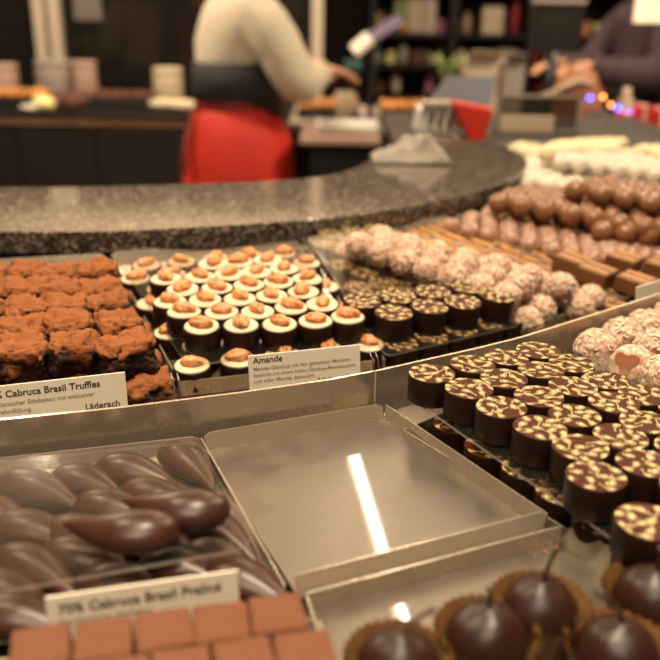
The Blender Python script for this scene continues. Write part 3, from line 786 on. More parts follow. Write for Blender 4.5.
# ------------------------------------------------------------------ label cards
FONT_CACHE = {}
def text_mesh(s, size, name, material, parent, M, bold=0):
    cu = bpy.data.curves.new(name, 'FONT'); cu.body = s; cu.size = size; cu.extrude = .00008; cu.offset = bold; cu.resolution_u = 3
    o = bpy.data.objects.new(name, cu); COL.objects.link(o); dg = bpy.context.evaluated_depsgraph_get()
    me = bpy.data.meshes.new_from_object(o.evaluated_get(dg)); bpy.data.objects.remove(o); me.materials.clear(); me.materials.append(MAT[material]); me.name = name
    t = bpy.data.objects.new(name, me); COL.objects.link(t); t.parent = parent; t.matrix_local = M; return t
def card(tl, tr, z, h, lines, label, lean=.14):
    A = onz(*tl, z); B = onz(*tr, z); d = (B - A); w = d.length; d.normalize()
    back = V((-d.y, d.x, 0)); up = (V((0, 0, 1)) + back * lean).normalized(); nn = d.cross(up).normalized()
    root = empty('label_card', A - up * h); tag(root, label, 'label card')
    R = Matrix((d, up, nn)).transposed().to_4x4()
    root.matrix_world = Matrix.Translation(A - up * h) @ R
    MB().box((0, 0, -.0012), (w, h, 0)).build('card_plate', 'card', root, bevel=.0003)
    for (x, y, s, size, m_, b) in lines: text_mesh(s, size, 'lettering', m_, root, Matrix.Translation((x, h - y, .00005)), b)
    return w
card((-76, 394.5), (125, 372), 1.196, .045, [(.031, .0072, '70% Cabruca Brasil Truffles', .0058, 'ink', .00012), (.031, .0125, 'Brasilianischer Edelkakao mit exklusiver', .0038, 'ink_grey', .00003), (.031, .0172, 'Edelrahmfüllung.', .0038, 'ink_grey', .00003), (.086, .0208, 'Läderach', .0056, 'ink', .0001)],
     'pale label card reading 70% Cabruca Brasil Truffles before the truffles')
card((248, 356), (360, 344.5), 1.196, .045, [(.003, .0055, 'Amande', .0058, 'ink', .0001), (.003, .0104, 'Mandel-Gianduja mit fein gehackten Mandeln,', .0036, 'ink_grey', .00003), (.003, .0145, 'bestückt mit einem hellen Gianduja-Mandelkuchen', .0034, 'ink_grey', .00003), (.003, .0186, 'und edler Mandel dekoriert.', .0036, 'ink_grey', .00003), (.046, .0240, 'Läderach', .0062, 'ink', .0001)],
     'pale label card reading Amande before the almond topped pralines')
card((45, 598), (238, 570.5), 1.197, .030, [(.004, .0075, '70% Cabruca Brasil Praliné', .0056, 'ink', .00012), (.004, .0120, 'Brasilianischer Edelkakao', .0034, 'ink_grey', .00003)],
     'blurred label card reading 70% Cabruca Brasil Praliné before the chocolate pods')
card((637, 287), (720, 262), 1.192, .030, [], 'blank looking label card in front of the caramel striped blocks')

# wire prongs where the back trays meet
for (px, py, lab) in ((377, 372, 'bent wire clip on the divider beside the Amande card'), (176, 396, 'bent wire clip between the truffle tray and the almond praline tray')):
    P = onz(px, py, 1.194); b = empty('wire_clip', P - V((0, -.006, .02))); tag(b, lab, 'wire clip')
    m_ = MB()
    for s in (-.0018, .0018): m_.tube([V((s, 0, -.012)), V((s, 0, .018)), V((s - .0012, .002, .026)), V((s - .003, .006, .029))], .0005, 6)
    m_.build('wire', 'steel', b)

# ------------------------------------------------------------------ people
def skin_obj(name, pts, edges, material, parent, root_i=0, sub=2):
    me = bpy.data.meshes.new(name); me.from_pydata([p[0] for p in pts], edges, []); me.update()
    o = bpy.data.objects.new(name, me); COL.objects.link(o); o.parent = parent
    s = o.modifiers.new('skin', 'SKIN'); s.use_smooth_shade = True; s.branch_smoothing = .6
    me = o.data
    if not me.skin_vertices: bpy.context.view_layer.update()
    for i, p in enumerate(pts):
        sv = me.skin_vertices[0].data[i]; sv.radius = p[1] if isinstance(p[1], tuple) else (p[1], p[1]); sv.use_root = (i == root_i)
    ss = o.modifiers.new('sub', 'SUBSURF'); ss.levels = sub; ss.render_levels = sub
    dg = bpy.context.evaluated_depsgraph_get(); me2 = bpy.data.meshes.new_from_object(o.evaluated_get(dg)); o.modifiers.clear(); o.data = me2
    me2.materials.clear(); me2.materials.append(MAT[material]); me2.polygons.foreach_set('use_smooth', [True] * len(me2.polygons)); return o
def loft(rings, n=28):
    m_ = MB(); vs = []
    for c, rx, ry in rings:
        for k in range(n): vs.append(V(c) + V((rx * math.cos(2 * PI * k / n), ry * math.sin(2 * PI * k / n), 0)))
    fs = [(i * n + k, i * n + (k + 1) % n, (i + 1) * n + (k + 1) % n, (i + 1) * n + k) for i in range(len(rings) - 1) for k in range(n)]
    fs += [tuple(range(n - 1, -1, -1)), tuple((len(rings) - 1) * n + k for k in range(n))]
    return m_.add(vs, fs, 0, True)
def person(loc, face, label, shirt, lower, apron=False, reach=.42, hscale=1, hair='hair'):
    """figure facing +X before turning; origin between the feet"""
    root = empty('person', loc); root.rotation_euler = (0, 0, face); root.scale = (hscale,) * 3; tag(root, label, 'person')
    J = [((0, 0, .97), (.13, .10)), ((.0, 0, 1.12), (.105, .085)), ((.02, 0, 1.30), (.13, .10)), ((.03, 0, 1.42), (.09, .075)), ((.05, 0, 1.51), .05), ((.07, 0, 1.58), .062), ((.075, 0, 1.66), .085), ((.07, 0, 1.72), .065)]
    E = [(i, i + 1) for i in range(7)]
    hands = []
    for s in (-1, 1):
        b = len(J); J += [((.03, s * .17, 1.40), .055), ((.06 + .06 * (s < 0), s * .23, 1.15), .042), ((reach * .62 + .04, s * .17, 1.16), .034), ((reach, s * .12, 1.20), .026)]
        E += [(3, b), (b, b + 1), (b + 1, b + 2), (b + 2, b + 3)]
        J += [((reach + .045, s * .115, 1.195), (.036, .018)), ((reach + .085, s * .11, 1.185), (.034, .015))]; E += [(b + 3, b + 4), (b + 4, b + 5)]
        for f in range(4):
            c = len(J); yy = s * (.110 + (f - 1.5) * .019); L = (.030, .036, .034, .026)[f]
            J += [((reach + .10, yy, 1.180), .0095), ((reach + .10 + L, yy, 1.166), .0085), ((reach + .105 + L * 1.5, yy, 1.142), .0070)]
            E += [(b + 5, c), (c, c + 1), (c + 1, c + 2)]
        c = len(J); J += [((reach + .06, s * .075, 1.188), .011), ((reach + .09, s * .060, 1.172), .0095)]; E += [(b + 4, c), (c, c + 1)]
    for s in (-1, 1):
        b = len(J); J += [((0, s * .09, .88), .085), ((.01, s * .095, .50), .055), ((-.01, s * .095, .10), .038), ((.0, s * .095, .045), .040), ((.13, s * .10, .030), .030)]
        E += [(0, b), (b, b + 1), (b + 1, b + 2), (b + 2, b + 3), (b + 3, b + 4)]
    skin_obj('body', J, E, 'skin', root)
    # nose, ears, eyes as a face
    m_ = MB(); m_.blob((.155, 0, 1.645), (.016, .012, .020), 0, 2)
    for s in (-1, 1): m_.blob((.07, s * .082, 1.645), (.018, .010, .028), 0, 2)
    m_.build('face_features', 'skin', root)
    m_ = MB()
    for s in (-1, 1): m_.blob((.146, s * .030, 1.67), (.010, .013, .008), 0, 2)
    m_.build('eyes', 'white_plastic', root)
    m_ = MB(); m_.blob((.142, 0, 1.608), (.010, .022, .006), 0, 2); m_.build('mouth', 'apron_dark', root)
    m_ = MB(); m_.blob((.045, 0, 1.70), (.105, .098, .10), 0, 3, disp=.01, fr=20)
    for v in m_.v:
        if v.x > .10 and v.z < 1.72: v.x = .10
    m_.blob((-.07, 0, 1.66), (.05, .05, .06), 0, 3); m_.build('hair', hair, root)
    # shirt: torso and sleeves
    m_ = loft([((0, 0, 1.03), .150, .155), ((0, 0, 1.10), .148, .152), ((-.005, 0, 1.20), .150, .158), ((.0, 0, 1.30), .150, .178), ((.015, 0, 1.38), .140, .200), ((.025, 0, 1.43), .125, .195), ((.035, 0, 1.465), .085, .120), ((.045, 0, 1.50), .062, .068)], 36)
    for v in m_.v: v += V((v.x, v.y, 0)).normalized() * .008 * noise.noise(V((v.x * 5, v.y * 5, v.z * 16)))
    for s in (-1, 1):
        ex = .06 * (s < 0); A = [V((.02, s * .13, 1.41)), V((.025, s * .185, 1.39)), V((.04 + ex * .6, s * .225, 1.30)), V((.06 + ex, s * .24, 1.21)), V((.10 + ex, s * .235, 1.165)), V((reach * .45 + ex * .6, s * .21, 1.155)), V((reach * .65, s * .175, 1.165)), V((reach * .85, s * .145, 1.183)), V((reach - .02, s * .13, 1.193))]
        for _ in range(2):
            B = []
            for k in range(len(A) - 1): B += [A[k] * .75 + A[k + 1] * .25, A[k] * .25 + A[k + 1] * .75]
            A = [A[0]] + B + [A[-1]]
        R_ = [(.070, .085, .088, .086, .084, .078, .068, .056, .042)[min(8, round(8 * k / (len(A) - 1)))] for k in range(len(A))]
        m_.tube(A, R_, 20)
    for v in m_.v: v += V((0, 0, .006)) * noise.noise(v * 22)
    m_.build('shirt', shirt, root)
    m_ = MB()
    for s in (-1, 1):
        mm = loft([((.01, s * .095, .04), .075, .070), ((.0, s * .095, .30), .085, .08), ((.01, s * .095, .60), .10, .09), ((.0, s * .085, .90), .125, .115), ((0, s * .04, 1.03), .12, .13)])
        m_.add(mm.v, mm.f, 0, True)
    m_.build('trousers', lower, root)
    for s in (-1, 1): MB().blob((.05, s * .097, .045), (.145, .055, .05), 0, 3, sq=.85).build('shoe', 'black_plastic', root)
    if apron:
        loft([((0.0, 0, .42), .245, .255), ((0, 0, .62), .235, .245), ((0, 0, .82), .222, .232), ((0, 0, .93), .212, .222), ((0, 0, 1.01), .18, .19), ((0, 0, 1.075), .150, .155)], 40).crease().build('apron', 'apron', root)
        m_ = MB(); m_.lathe([(.158, 1.045), (.166, 1.055), (.164, 1.085), (.152, 1.092)], 40); 
        m_.tube([V((-.165, -.02, 1.06)), V((-.20, -.03, 1.0)), V((-.235, -.05, .90)), V((-.25, -.06, .82))], [.010, .012, .014, .012], 8)
        m_.build('apron_ties', 'apron_dark', root)
        m_ = MB()
        n = 40; vs = []
        for z0, rr in ((0, .178), (1, .166)):
            for k in range(n):
                a = 2 * PI * k / n
                lowz = 1.10 - .13 * max(0, math.cos(a)) ** 1.0
                vs.append(V((rr * 1.0 * math.cos(a), rr * 1.04 * math.sin(a), lowz if z0 == 0 else 1.225)) * 1.0)
        fs = [(k, (k + 1) % n, n + (k + 1) % n, n + k) for k in range(n)] + [tuple(range(n - 1, -1, -1)), tuple(n + k for k in range(n))]
        m_.add(vs, fs, 0, True).build('waist_band', 'black_cloth', root)
    return root
PX = aty(237, 120, 3.35)
person((PX.x, 3.35, 0), math.radians(28), 'person in a cream shirt, black waist band and red apron behind the counter', 'shirt', 'black_cloth', apron=True, reach=.33)
PX = aty(140, 60, 6.3); person((PX.x, 6.3, 0), math.radians(150), 'person in a dull beige coat seen dimly through the window glass', 'beige_coat', 'black_cloth')
PX = aty(192, 60, 7.0); person((PX.x, 7.0, 0), math.radians(20), 'person in a dark maroon coat beyond the window glass', 'maroon_coat', 'black_cloth', hscale=.97)

# ------------------------------------------------------------------ the back counter and what stands on it
def px_box(name, x0, y0, x1, y1, Y, depth, material, parent=None, bevel=.003):
    """box whose front face lies at distance Y"""
    a = aty(x0, y1, Y); b = aty(x1, y0, Y); c = V(((a.x + b.x) / 2, Y, a.z)); p = parent.location if parent else V()
    if parent: return MB().box((a.x - p.x, Y - p.y, a.z - p.z), (b.x - p.x, Y + depth - p.y, b.z - p.z)).build(name, material, parent, bevel=bevel)
    return MB().box((a.x - c.x, 0, 0), (b.x - c.x, depth, b.z - a.z)).build(name, material, bevel=bevel, loc=c)
YB = 4.2
ZT = aty(120, 112, YB).z
def back_counter():
    xl = aty(-240, 110, YB).x; xr = aty(292, 110, YB).x
    r = empty('back_counter', ((xl + xr) / 2, YB, 0)); tag(r, 'long dark back counter with a wooden band and black stone top', 'counter')
    w = (xr - xl) / 2
    MB().box((-w, .02, .0), (w, .66, ZT - .04)).build('cabinet_body', 'cabinet', r)
    MB().box((-w, -.03, ZT - .035), (w, .68, ZT)).build('stone_top', 'dark_body', r, bevel=.004)
    zb = aty(120, 126, YB).z
    MB().box((-w, -.002, zb), (w, .02, ZT - .036)).build('wood_band', 'wood', r)
    xs = [-240, -120, -60, 16, 95, 185, 290]
    for i in range(len(xs) - 1):
        a = aty(xs[i], 130, YB).x - r.location.x; b = aty(xs[i + 1], 130, YB).x - r.location.x
        MB().box((a + .004, .0, .12), (b - .004, .02, zb - .006)).build('cabinet_door', 'cabinet', r, bevel=.002)
back_counter()
def rest(x, Y): return V((aty(x, 100, Y).x, Y, ZT))
def cyl(name, x, Y, rad, h, material, label, cat, lid=None):
    r = empty(name, rest(x, Y)); tag(r, label, cat)
    m_ = MB(); m_.lathe([(rad * .94, 0), (rad, .01), (rad, h - .01), (rad * .97, h)], 28); m_.build('vessel', material, r)
    m_ = MB(); m_.lathe([(rad * 1.02, h), (rad * 1.02, h + .02), (rad * .9, h + .025)], 28); m_.build('lid', lid or material, r)
cyl('round_tin', 5, YB + .45, .085, .17, 'pink_tin', 'round pinkish tin at the far end of the back counter', 'tin')
cyl('round_tin', 57, YB + .47, .10, .19, 'grey_cloth', 'dull grey round tin behind the window frame post', 'tin')
cyl('round_tin', 87, YB + .45, .065, .19, 'pink_tin', 'narrow pink round tin beside the dull grey tin', 'tin')
cyl('round_tin', 169, YB + .44, .080, .165, 'cream_tin', 'cream and pink round tin next to the aproned person', 'tin')
def long_tray(x0, x1, label, top='orange_bake', n=9, Y=YB + .21):
    a = rest(x0, Y); b = rest(x1, Y); r = empty('serving_tray', (a + b) / 2); tag(r, label, 'tray'); w = (b - a).length / 2
    MB().box((-w, -.12, 0), (w, .12, .045)).build('tray_body', 'black_plastic', r, bevel=.004)
    for k in range(n):
        m_ = MB(); q = (b - a).length / n; m_.blob((-w + q * (k + .5), 0, .062), (q * .48, .10, .028), 0, 3, disp=.012, fr=18, seed=k)
        o = m_.build('biscuit', top, loc=(a + b) / 2); tag(o, f'flat baked sweet on the {label.split(" holding")[0]}, {first(k)} along it', 'sweet', 'baked sweets on ' + label.split(" holding")[0])
long_tray(-40, 52, 'tray by the far tin holding flat baked sweets')
long_tray(92, 156, 'black tray between the tins holding brown sweets', 'brown_cone', 6)
for k, (x, dy) in enumerate(((60, .1), (68, .16), (78, .1), (86, .16), (72, .06))):
    P = rest(x, YB + dy); m_ = MB(); m_.lathe([(.01, 0), (.035, .012), (.04, .03), (.03, .06), (.012, .085), (.002, .095)], 20, warp=lambda a, z: 1 + .16 * math.sin(9 * a + z * 160))
    tag(m_.build('pine_cone', 'brown_cone', loc=P), f'brown pine cone decoration on the back counter, {first(k)} of the heap', 'pine cone', 'pine cones on the back counter')
P = rest(43, YB + .03); m_ = MB(); m_.blob((0, 0, .038), (.06, .042, .038), 0, 3, disp=.02, fr=14); tag(m_.build('cream_bun', 'yellow_cream', loc=P), 'pale yellow bun shaped sweet on the back counter', 'sweet')
P = rest(29, YB + .02); m_ = MB(); m_.blob((0, 0, .014), (.055, .035, .014), 0, 3, disp=.01, fr=14); tag(m_.build('paper_napkin', 'white_plastic', loc=P), 'crumpled white paper lying before the pale yellow bun', 'paper')
P = rest(178, YB + .10); m_ = MB(); m_.blob((0, 0, .03), (.16, .05, .03), 0, 3, disp=.015, fr=14); tag(m_.build('cream_loaf', 'cream_tin', loc=P), 'long cream coloured loaf beside the cream round tin', 'sweet')
# hanging lamp beyond the glass
P = aty(87, 2, 5.8); m_ = MB(); m_.lathe([(.09, -.11), (.085, .12), (.02, .14), (.006, 3.2 - P.z)], 24); tag(m_.build('pendant_lamp', 'shade_on', loc=P), 'small white pendant lamp glowing beyond the window glass', 'lamp')

# right part: work counter, paper roll, tablet stand
YW = 3.75
ZW = aty(350, 124, YW).z
a = aty(288, 124, YW); b = aty(520, 124, YW)
r = empty('work_counter', ((a.x + b.x) / 2, YW, 0)); tag(r, 'dark work counter with a greyish top where the person reaches', 'counter'); w = (b.x - a.x) / 2
MB().box((-w, .02, 0), (w, .8, ZW - .04)).build('counter_base', 'cabinet', r)
MB().box((-w, 0, ZW - .04), (w, .82, ZW)).build('counter_top', 'grey_cloth', r, bevel=.004)
def wk(x, dy): p = aty(x, 110, YW + dy); return V((p.x, YW + dy, ZW))
for nm, x0, x1, n, mt, lab in (('praline_tray', 298, 358, 8, 'orange_bake', 'black tray by the person'), ('praline_tray', 380, 428, 6, 'orange_bake', 'black tray behind the tablet stand')):
    A = wk(x0, .30); B = wk(x1, .30); w_ = (B - A).length / 2; rr = empty(nm, (A + B) / 2); tag(rr, lab + ' full of orange brown sweets', 'tray')
    MB().box((-w_, -.14, 0), (w_, .14, .035)).build('tray_body', 'black_plastic', rr, bevel=.004)
    for j in range(2):
        for k in range(n):
            q = 2 * w_ / n; P = (A + B) / 2 + V((-w_ + q * (k + .5), -.07 + .14 * j, .057)); m_ = MB(); m_.blob((0, 0, 0), (q * .48, .06, .022), 0, 3, disp=.008, fr=22, seed=k)
            tag(m_.build('baked_sweet', mt, loc=P), f'orange brown sweet on the {lab}, {"front" if j == 0 else "back"} row, {first(k)} along', 'sweet', 'sweets on the ' + lab)
P0 = aty(318, 126, 3.25); P1 = aty(377, 128, 3.25)
a = aty(300, 135, 3.2); b = aty(380, 135, 3.2); zz = P0.z - .03
r = empty('side_shelf', ((a.x + b.x) / 2, 3.2, 0)); tag(r, 'pinkish steel shelf below the white paper roll', 'shelf'); w = (b.x - a.x) / 2
MB().box((-w, -.06, zz - .025), (w, .5, zz)).build('shelf_board', 'pink_tin', r, bevel=.004)
MB().box((-w + .04, .0, 0), (w - .02, .45, zz - .025)).build('shelf_base', 'black_plastic', r)
m_ = MB(); L = (P1 - P0).length; m_.tube([V((-L / 2, 0, 0)), V((L / 2, 0, 0))], .0298, 24); 
ro = m_.build('paper_roll', 'white_plastic', loc=(P0 + P1) / 2); tag(ro, 'white roll of paper lying on the pinkish shelf', 'paper roll')
m_ = MB(); m_.tube([V((-L / 2 - .006, 0, 0)), V((-L / 2, 0, 0))], .036, 24); m_.build('end_cap', 'white_plastic', ro)
# tablet on a pole
P = aty(370, 116, 3.85); T = aty(366, 36, 3.85)
r = empty('tablet_stand', V((P.x, 3.85, ZW))); tag(r, 'tilted tablet on a dark pole with a white edge above the sweets', 'tablet stand')
dz = T.z - r.location.z
MB().lathe([(.07, 0), (.07, .012), (.02, .02)], 24).build('foot', 'black_plastic', r)
m_ = MB(); m_.tube([V((0, 0, .012)), V((.01, 0, dz * .6)), V((.02, 0, dz - .03))], .014, 10); m_.build('pole', 'black_plastic', r)
m_ = MB(); m_.box((-.12, -.03, -.008), (.12, .16, .008)); t = m_.build('screen', 'purple', r, bevel=.004); t.scale = (.8, .8, .8); t.location = (.05, 0, dz + .01); t.rotation_euler = (.25, -.55, 0)
m_ = MB(); m_.box((-.13, -.05, -.02), (-.01, .16, .012)); t = m_.build('back_panel', 'white_plastic', r, bevel=.006); t.scale = (.8, .7, .8); t.location = (.0, -.02, dz - .005); t.rotation_euler = (.25, -.70, 0); tag(t, 'white edge panel')
px = px_box('small_display', 344, 60, 362, 70, 3.55, .03, 'screen_on', None); tag(px, 'tiny greenish display beside the tablet pole', 'display')
a = aty(340, 98, YW + .2); m_ = MB(); m_.lathe([(.035, 0), (.05, .10), (.045, .13)], 20, c=(0, 0, 0), cap1=False); tag(m_.build('small_jug', 'beige', loc=wk(345, .12)), 'small beige jug by the hand of the person', 'jug')

# shelving far behind
r = empty('shelf_unit', (aty(440, 60, 5.6).x, 5.6, 0)); tag(r, 'dark shelf unit with several boards in the background', 'shelf')
L_ = aty(372, 60, 5.6).x - r.location.x; R_ = aty(620, 60, 5.6).x - r.location.x
for (y) in (-70, -16, 34, 66, 96):
    z = aty(440, y, 5.6).z; MB().box((L_, 0, z - .02), (R_, .5, z)).build('shelf_board', 'cabinet', r)
for x in (372, 452, 528, 620):
    xx = aty(x, 60, 5.6).x - r.location.x; MB().box((xx - .02, 0, 0), (xx + .02, .5, 2.2)).build('upright', 'cabinet', r)
MB().box((L_, .5, 0), (R_, .52, 2.2)).build('back_panel', 'wall_dark', r)
def shelf_item(name, x0, x1, y1, h_px, material, label, cat, Y=5.7, kind='box'):
    a = aty(x0, y1, Y); b = aty(x1, y1, Y); t = aty(x0, y1 - h_px, Y); w_ = (b.x - a.x); h_ = t.z - a.z
    boards = sorted(aty(440, yy, 5.6).z for yy in (-70, -16, 34, 66, 96)); zb = min(boards, key=lambda q: abs(q - a.z)) + .001
    c = V(((a.x + b.x) / 2, Y + .05, zb)); m_ = MB()
    if kind == 'box': m_.box((-w_ / 2, 0, 0), (w_ / 2, .14, h_))
    else: m_.lathe([(w_ * .35, 0), (w_ / 2, h_ * .1), (w_ / 2, h_ * .7), (w_ * .2, h_ * .85), (w_ * .2, h_)], 20)
    tag(m_.build(name, material, bevel=.004 if kind == 'box' else 0, loc=c), label, cat)
shelf_item('green_packet', 394, 408, 34, 34, 'green', 'olive green packet on the top shelf of the background', 'packet')
shelf_item('folded_bag', 408, 424, 34, 36, 'beige', 'tall beige bag on the shelf behind the tablet', 'bag')
shelf_item('folded_bag', 425, 436, 34, 36, 'frame_paint', 'narrow taller beige bag next to the other bag', 'bag')
shelf_item('violet_box', 437, 446, 34, 14, 'violet', 'small violet box beside the beige bags', 'box')
shelf_item('orange_jar', 400, 409, 34, 12, 'orange_bake', 'small orange jar before the green packet', 'jar', Y=5.62, kind='jar')
shelf_item('dark_jar', 398, 408, 66, 22, 'grey_cloth', 'greyish jar on the middle shelf near the pole', 'jar', kind='jar')
shelf_item('brown_box', 412, 430, 66, 14, 'brown_cone', 'low brown box on the middle shelf', 'box')
shelf_item('storage_box', 483, 504, 34, 28, 'beige', 'beige framed box on the upper shelf', 'box')
shelf_item('red_bottle', 511, 520, 34, 36, 'apron_dark', 'dark red bottle beside the beige framed box', 'bottle', kind='jar')
shelf_item('beige_jar', 462, 472, 34, 22, 'wood', 'brownish jar at the end of the upper shelf', 'jar', kind='jar')
shelf_item('paper_bag', 500, 518, 66, 18, 'beige', 'beige paper bag on the middle shelf', 'bag')
shelf_item('violet_jar', 534, 548, 34, 16, 'violet', 'dusky violet jar further along the upper shelf', 'jar', kind='jar')
shelf_item('bread_tray', 555, 592, 34, 14, 'orange_bake', 'brown basket high on the background shelf', 'basket')

rnd_ = random.Random(21)
shades = ['wood', 'beige', 'apron_dark', 'green', 'violet', 'grey_cloth', 'brown_cone', 'frame_paint', 'yellow_cream', 'maroon_coat', 'orange_bake', 'cream_tin']
words = {'wood': 'brown', 'beige': 'beige', 'apron_dark': 'dark red', 'green': 'olive green', 'violet': 'violet', 'grey_cloth': 'grey', 'brown_cone': 'dark brown', 'frame_paint': 'pale brown', 'yellow_cream': 'yellowish', 'maroon_coat': 'maroon', 'orange_bake': 'orange brown', 'cream_tin': 'cream'}
for row, (yb_, xs_) in enumerate(((34, (379, 388, 556, 566, 600, 612)), (66, (380, 391, 432, 442, 462, 474, 486, 537, 549, 562, 574, 588, 602, 613)), (96, (381, 396, 430, 443, 540, 556, 570, 586, 604)))):
    for q_, x_ in enumerate(xs_):
        mt_ = shades[(q_ * 5 + row * 3) % 12]; kd = 'jar' if (q_ + row) % 2 else 'box'; w__ = rnd_.uniform(6, 9)
        shelf_item('shelf_' + kd, x_ - w__ / 2, x_ + w__ / 2, yb_, rnd_.uniform(9, 24), mt_, f"{words[mt_]} {kd} on the {('upper', 'middle', 'lowest visible')[row]} background shelf, {first(q_)} from the tablet", kd, Y=5.72, kind='jar' if kd == 'jar' else 'box')
        sc.objects[-1] if False else None
PX = aty(645, 60, 4.3)
person((PX.x, 4.3, 0), math.radians(195), 'person in a dark purple coat behind the red gift boxes', 'purple_coat', 'black_cloth', reach=.40)

# pieces on the far side of the granite
P = onz(408, 150, 1.2)
m_ = MB(); n = 26
gv = []; gf = []
for j in range(n):
    for i in range(n):
        u, v = i / (n - 1), j / (n - 1); x = (u - .5) * .115; y = (v - .5) * .085
        e = min(u, 1 - u, v, 1 - v); h_ = min(1, e * 4) * (.020 + .022 * abs(noise.noise(V((u * 4 + 2, v * 4, 3)))) + .020 * max(0, math.sin(u * 9 + v * 5)) * .8) * (1 - .4 * (1 - u))
        gv.append(V((x + .006 * noise.noise(V((u * 5, v * 5, 1))), y + .006 * noise.noise(V((u * 5, v * 5, 9))), .0012 + h_)))
for j in range(n - 1):
    for i in range(n - 1): gf.append((j * n + i, j * n + i + 1, (j + 1) * n + i + 1, (j + 1) * n + i))
m_.add(gv, gf, 0, True); cl = m_.build('crumpled_cloth', 'cloth_beige', loc=(.115, 1.235, 1.2)); so = cl.modifiers.new('th', 'SOLIDIFY'); so.thickness = .001; so.offset = 1
tag(cl, 'crumpled beige grey cloth heap lying on the granite counter', 'cloth')
YR = 1.75
def bgbase(x, y0, Y, z): return V((aty(x, y0, Y).x, Y, z))
zr = aty(460, 142, YR).z
r = empty('side_table', (aty(520, 130, YR).x, YR, 0)); tag(r, 'low black table behind the granite bend carrying the scale', 'table')
MB().box((-.26, -.06, zr - .03), (.42, .55, zr)).build('table_top', 'black_plastic', r, bevel=.003)
MB().box((-.24, -.02, 0), (.40, .50, zr - .03)).build('table_base', 'cabinet', r)
# scale with a tilted blue grey lid
a = aty(462, 100, YR); r = empty('counter_scale', V((a.x, YR + .16, zr))); tag(r, 'counter scale with a big tilted blue grey lid', 'scale')
MB().box((-.07, -.05, 0), (.08, .12, .05)).build('scale_body', 'white_plastic', r, bevel=.006)
m_ = MB(); m_.slab([V((-.075, -.08, .055)), V((.070, -.08, .055)), V((.125, .14, .115)), (V((.005, .14, .115)))], (0, 0, -.010)); m_.build('lid', 'blue_grey', r, bevel=.003)
m_ = MB(); m_.tube([V((0, .10, .05)), V((0, .12, .10))], .008, 8); m_.build('hinge', 'black_plastic', r)
# red bag
a = aty(470, 128, YR - .02); m_ = MB(); m_.slab([V((-.045, 0, .085)), V((.045, 0, .070)), V((.028, 0, .0)), V((.005, 0, .0))], (0, .05, 0)); tag(m_.build('red_bag', 'red', bevel=.004, loc=V((a.x, YR - .03, zr + .0005))), 'bright red triangular bag standing under the blue grey lid', 'bag')
# white wire basket
a = aty(434, 128, YR); r = empty('wire_basket', V((a.x, YR - .02, zr))); tag(r, 'small white looped wire basket beside the red bag', 'basket')
m_ = MB()
for k in range(4): m_.tube([V((-.035 + .02 * k, 0, .004)), V((-.045 + .02 * k, -.01, .035)), V((-.035 + .02 * k, 0, .06)), V((-.015 + .02 * k, .02, .07)), V((0 + .02 * k, .04, .004))], .0045, 8)
m_.tube([V((-.045, -.005, .004)), V((.04, -.005, .004)), V((.06, .04, .004)), V((-.03, .04, .004)), V((-.045, -.005, .004))], .004, 8); m_.build('wires', 'white_plastic', r)
m_ = MB(); m_.box((-.03, -.01, .072), (.03, .03, .084)); m_.build('handle', 'beige', r, bevel=.003)
# framed clear sign with blue lights behind
YS = 1.95; a = aty(495, 135, YS); b = aty(582, 96, YS)
r = empty('price_display', V(((a.x + b.x) / 2, YS, zr))); tag(r, 'framed clear display panel standing behind the white truffles', 'display'); w = (b.x - a.x) / 2; H = b.z - zr
m_ = MB(); f_ = .005
m_.box((-w, 0, 0), (-w + f_, .008, H)); m_.box((w - f_, 0, 0), (w, .008, H)); m_.box((-w, 0, H - f_), (w, .008, H)); m_.box((-w, 0, 0), (w, .008, f_)); m_.build('frame', 'grey_cloth', r)
MB().box((-w + f_, .002, f_), (w - f_, .005, H - f_)).build('clear_panel', 'window_glass', r)
m_ = MB(); m_.box((-w * .95, -.02, .0), (w * .35, -.008, H * .45)); pp = m_.build('paper_sheet', 'beige', r, bevel=.001)
# gift table at the right
zg = aty(620, 146, 2.7).z
r = empty('gift_table', (aty(640, 140, 2.7).x, 2.7, 0)); tag(r, 'dark gift table in the background beyond the truffles', 'table')
MB().box((-.75, -.05, zg - .03), (.9, .6, zg)).build('table_top', 'cabinet', r, bevel=.003); MB().box((-.7, 0, 0), (.85, .55, zg - .03)).build('table_base', 'cabinet', r)
for k, (x0, x1, h_, Y) in enumerate(((602, 616, 20, 2.70), (618, 632, 30, 2.72), (634, 648, 38, 2.70), (650, 668, 34, 2.74))):
    a = aty(x0, 140, Y); b = aty(x1, 140, Y); hh = h_ / 300; rr = empty('gift_box', V(((a.x + b.x) / 2, Y, zg))); w_ = (b.x - a.x) / 2
    tag(rr, f'red gift box with pale ribbon, {first(k)} from the display panel', 'gift box', 'red gift boxes')
    MB().box((-w_, 0, 0), (w_, .06, hh)).build('box_body', 'red', rr, bevel=.002); MB().box((-w_ * .18, -.002, 0), (w_ * .18, .062, hh + .002)).build('ribbon', 'white_plastic', rr)
a = aty(597, 136, 2.68); m_ = MB(); m_.lathe([(.04, 0), (.05, .02), (.045, .09), (.02, .11)], 24); tag(m_.build('black_bowl', 'black_plastic', loc=V((a.x, 2.68, zg))), 'black rounded pot beside the red gift boxes', 'pot')
a = aty(578, 90, 3.0); r = empty('brown_handbag', V((a.x, 3.0, zg))); tag(r, 'brown leather bag with a painted pale glint in the background', 'bag')
Hh = aty(578, 70, 3.0).z - zg
m_ = MB(); m_.blob((0, 0, Hh * .55), (.085, .06, Hh * .52), 0, 3, disp=.03, fr=9, sq=.8); 
for v in m_.v: v.z = max(v.z, 0)
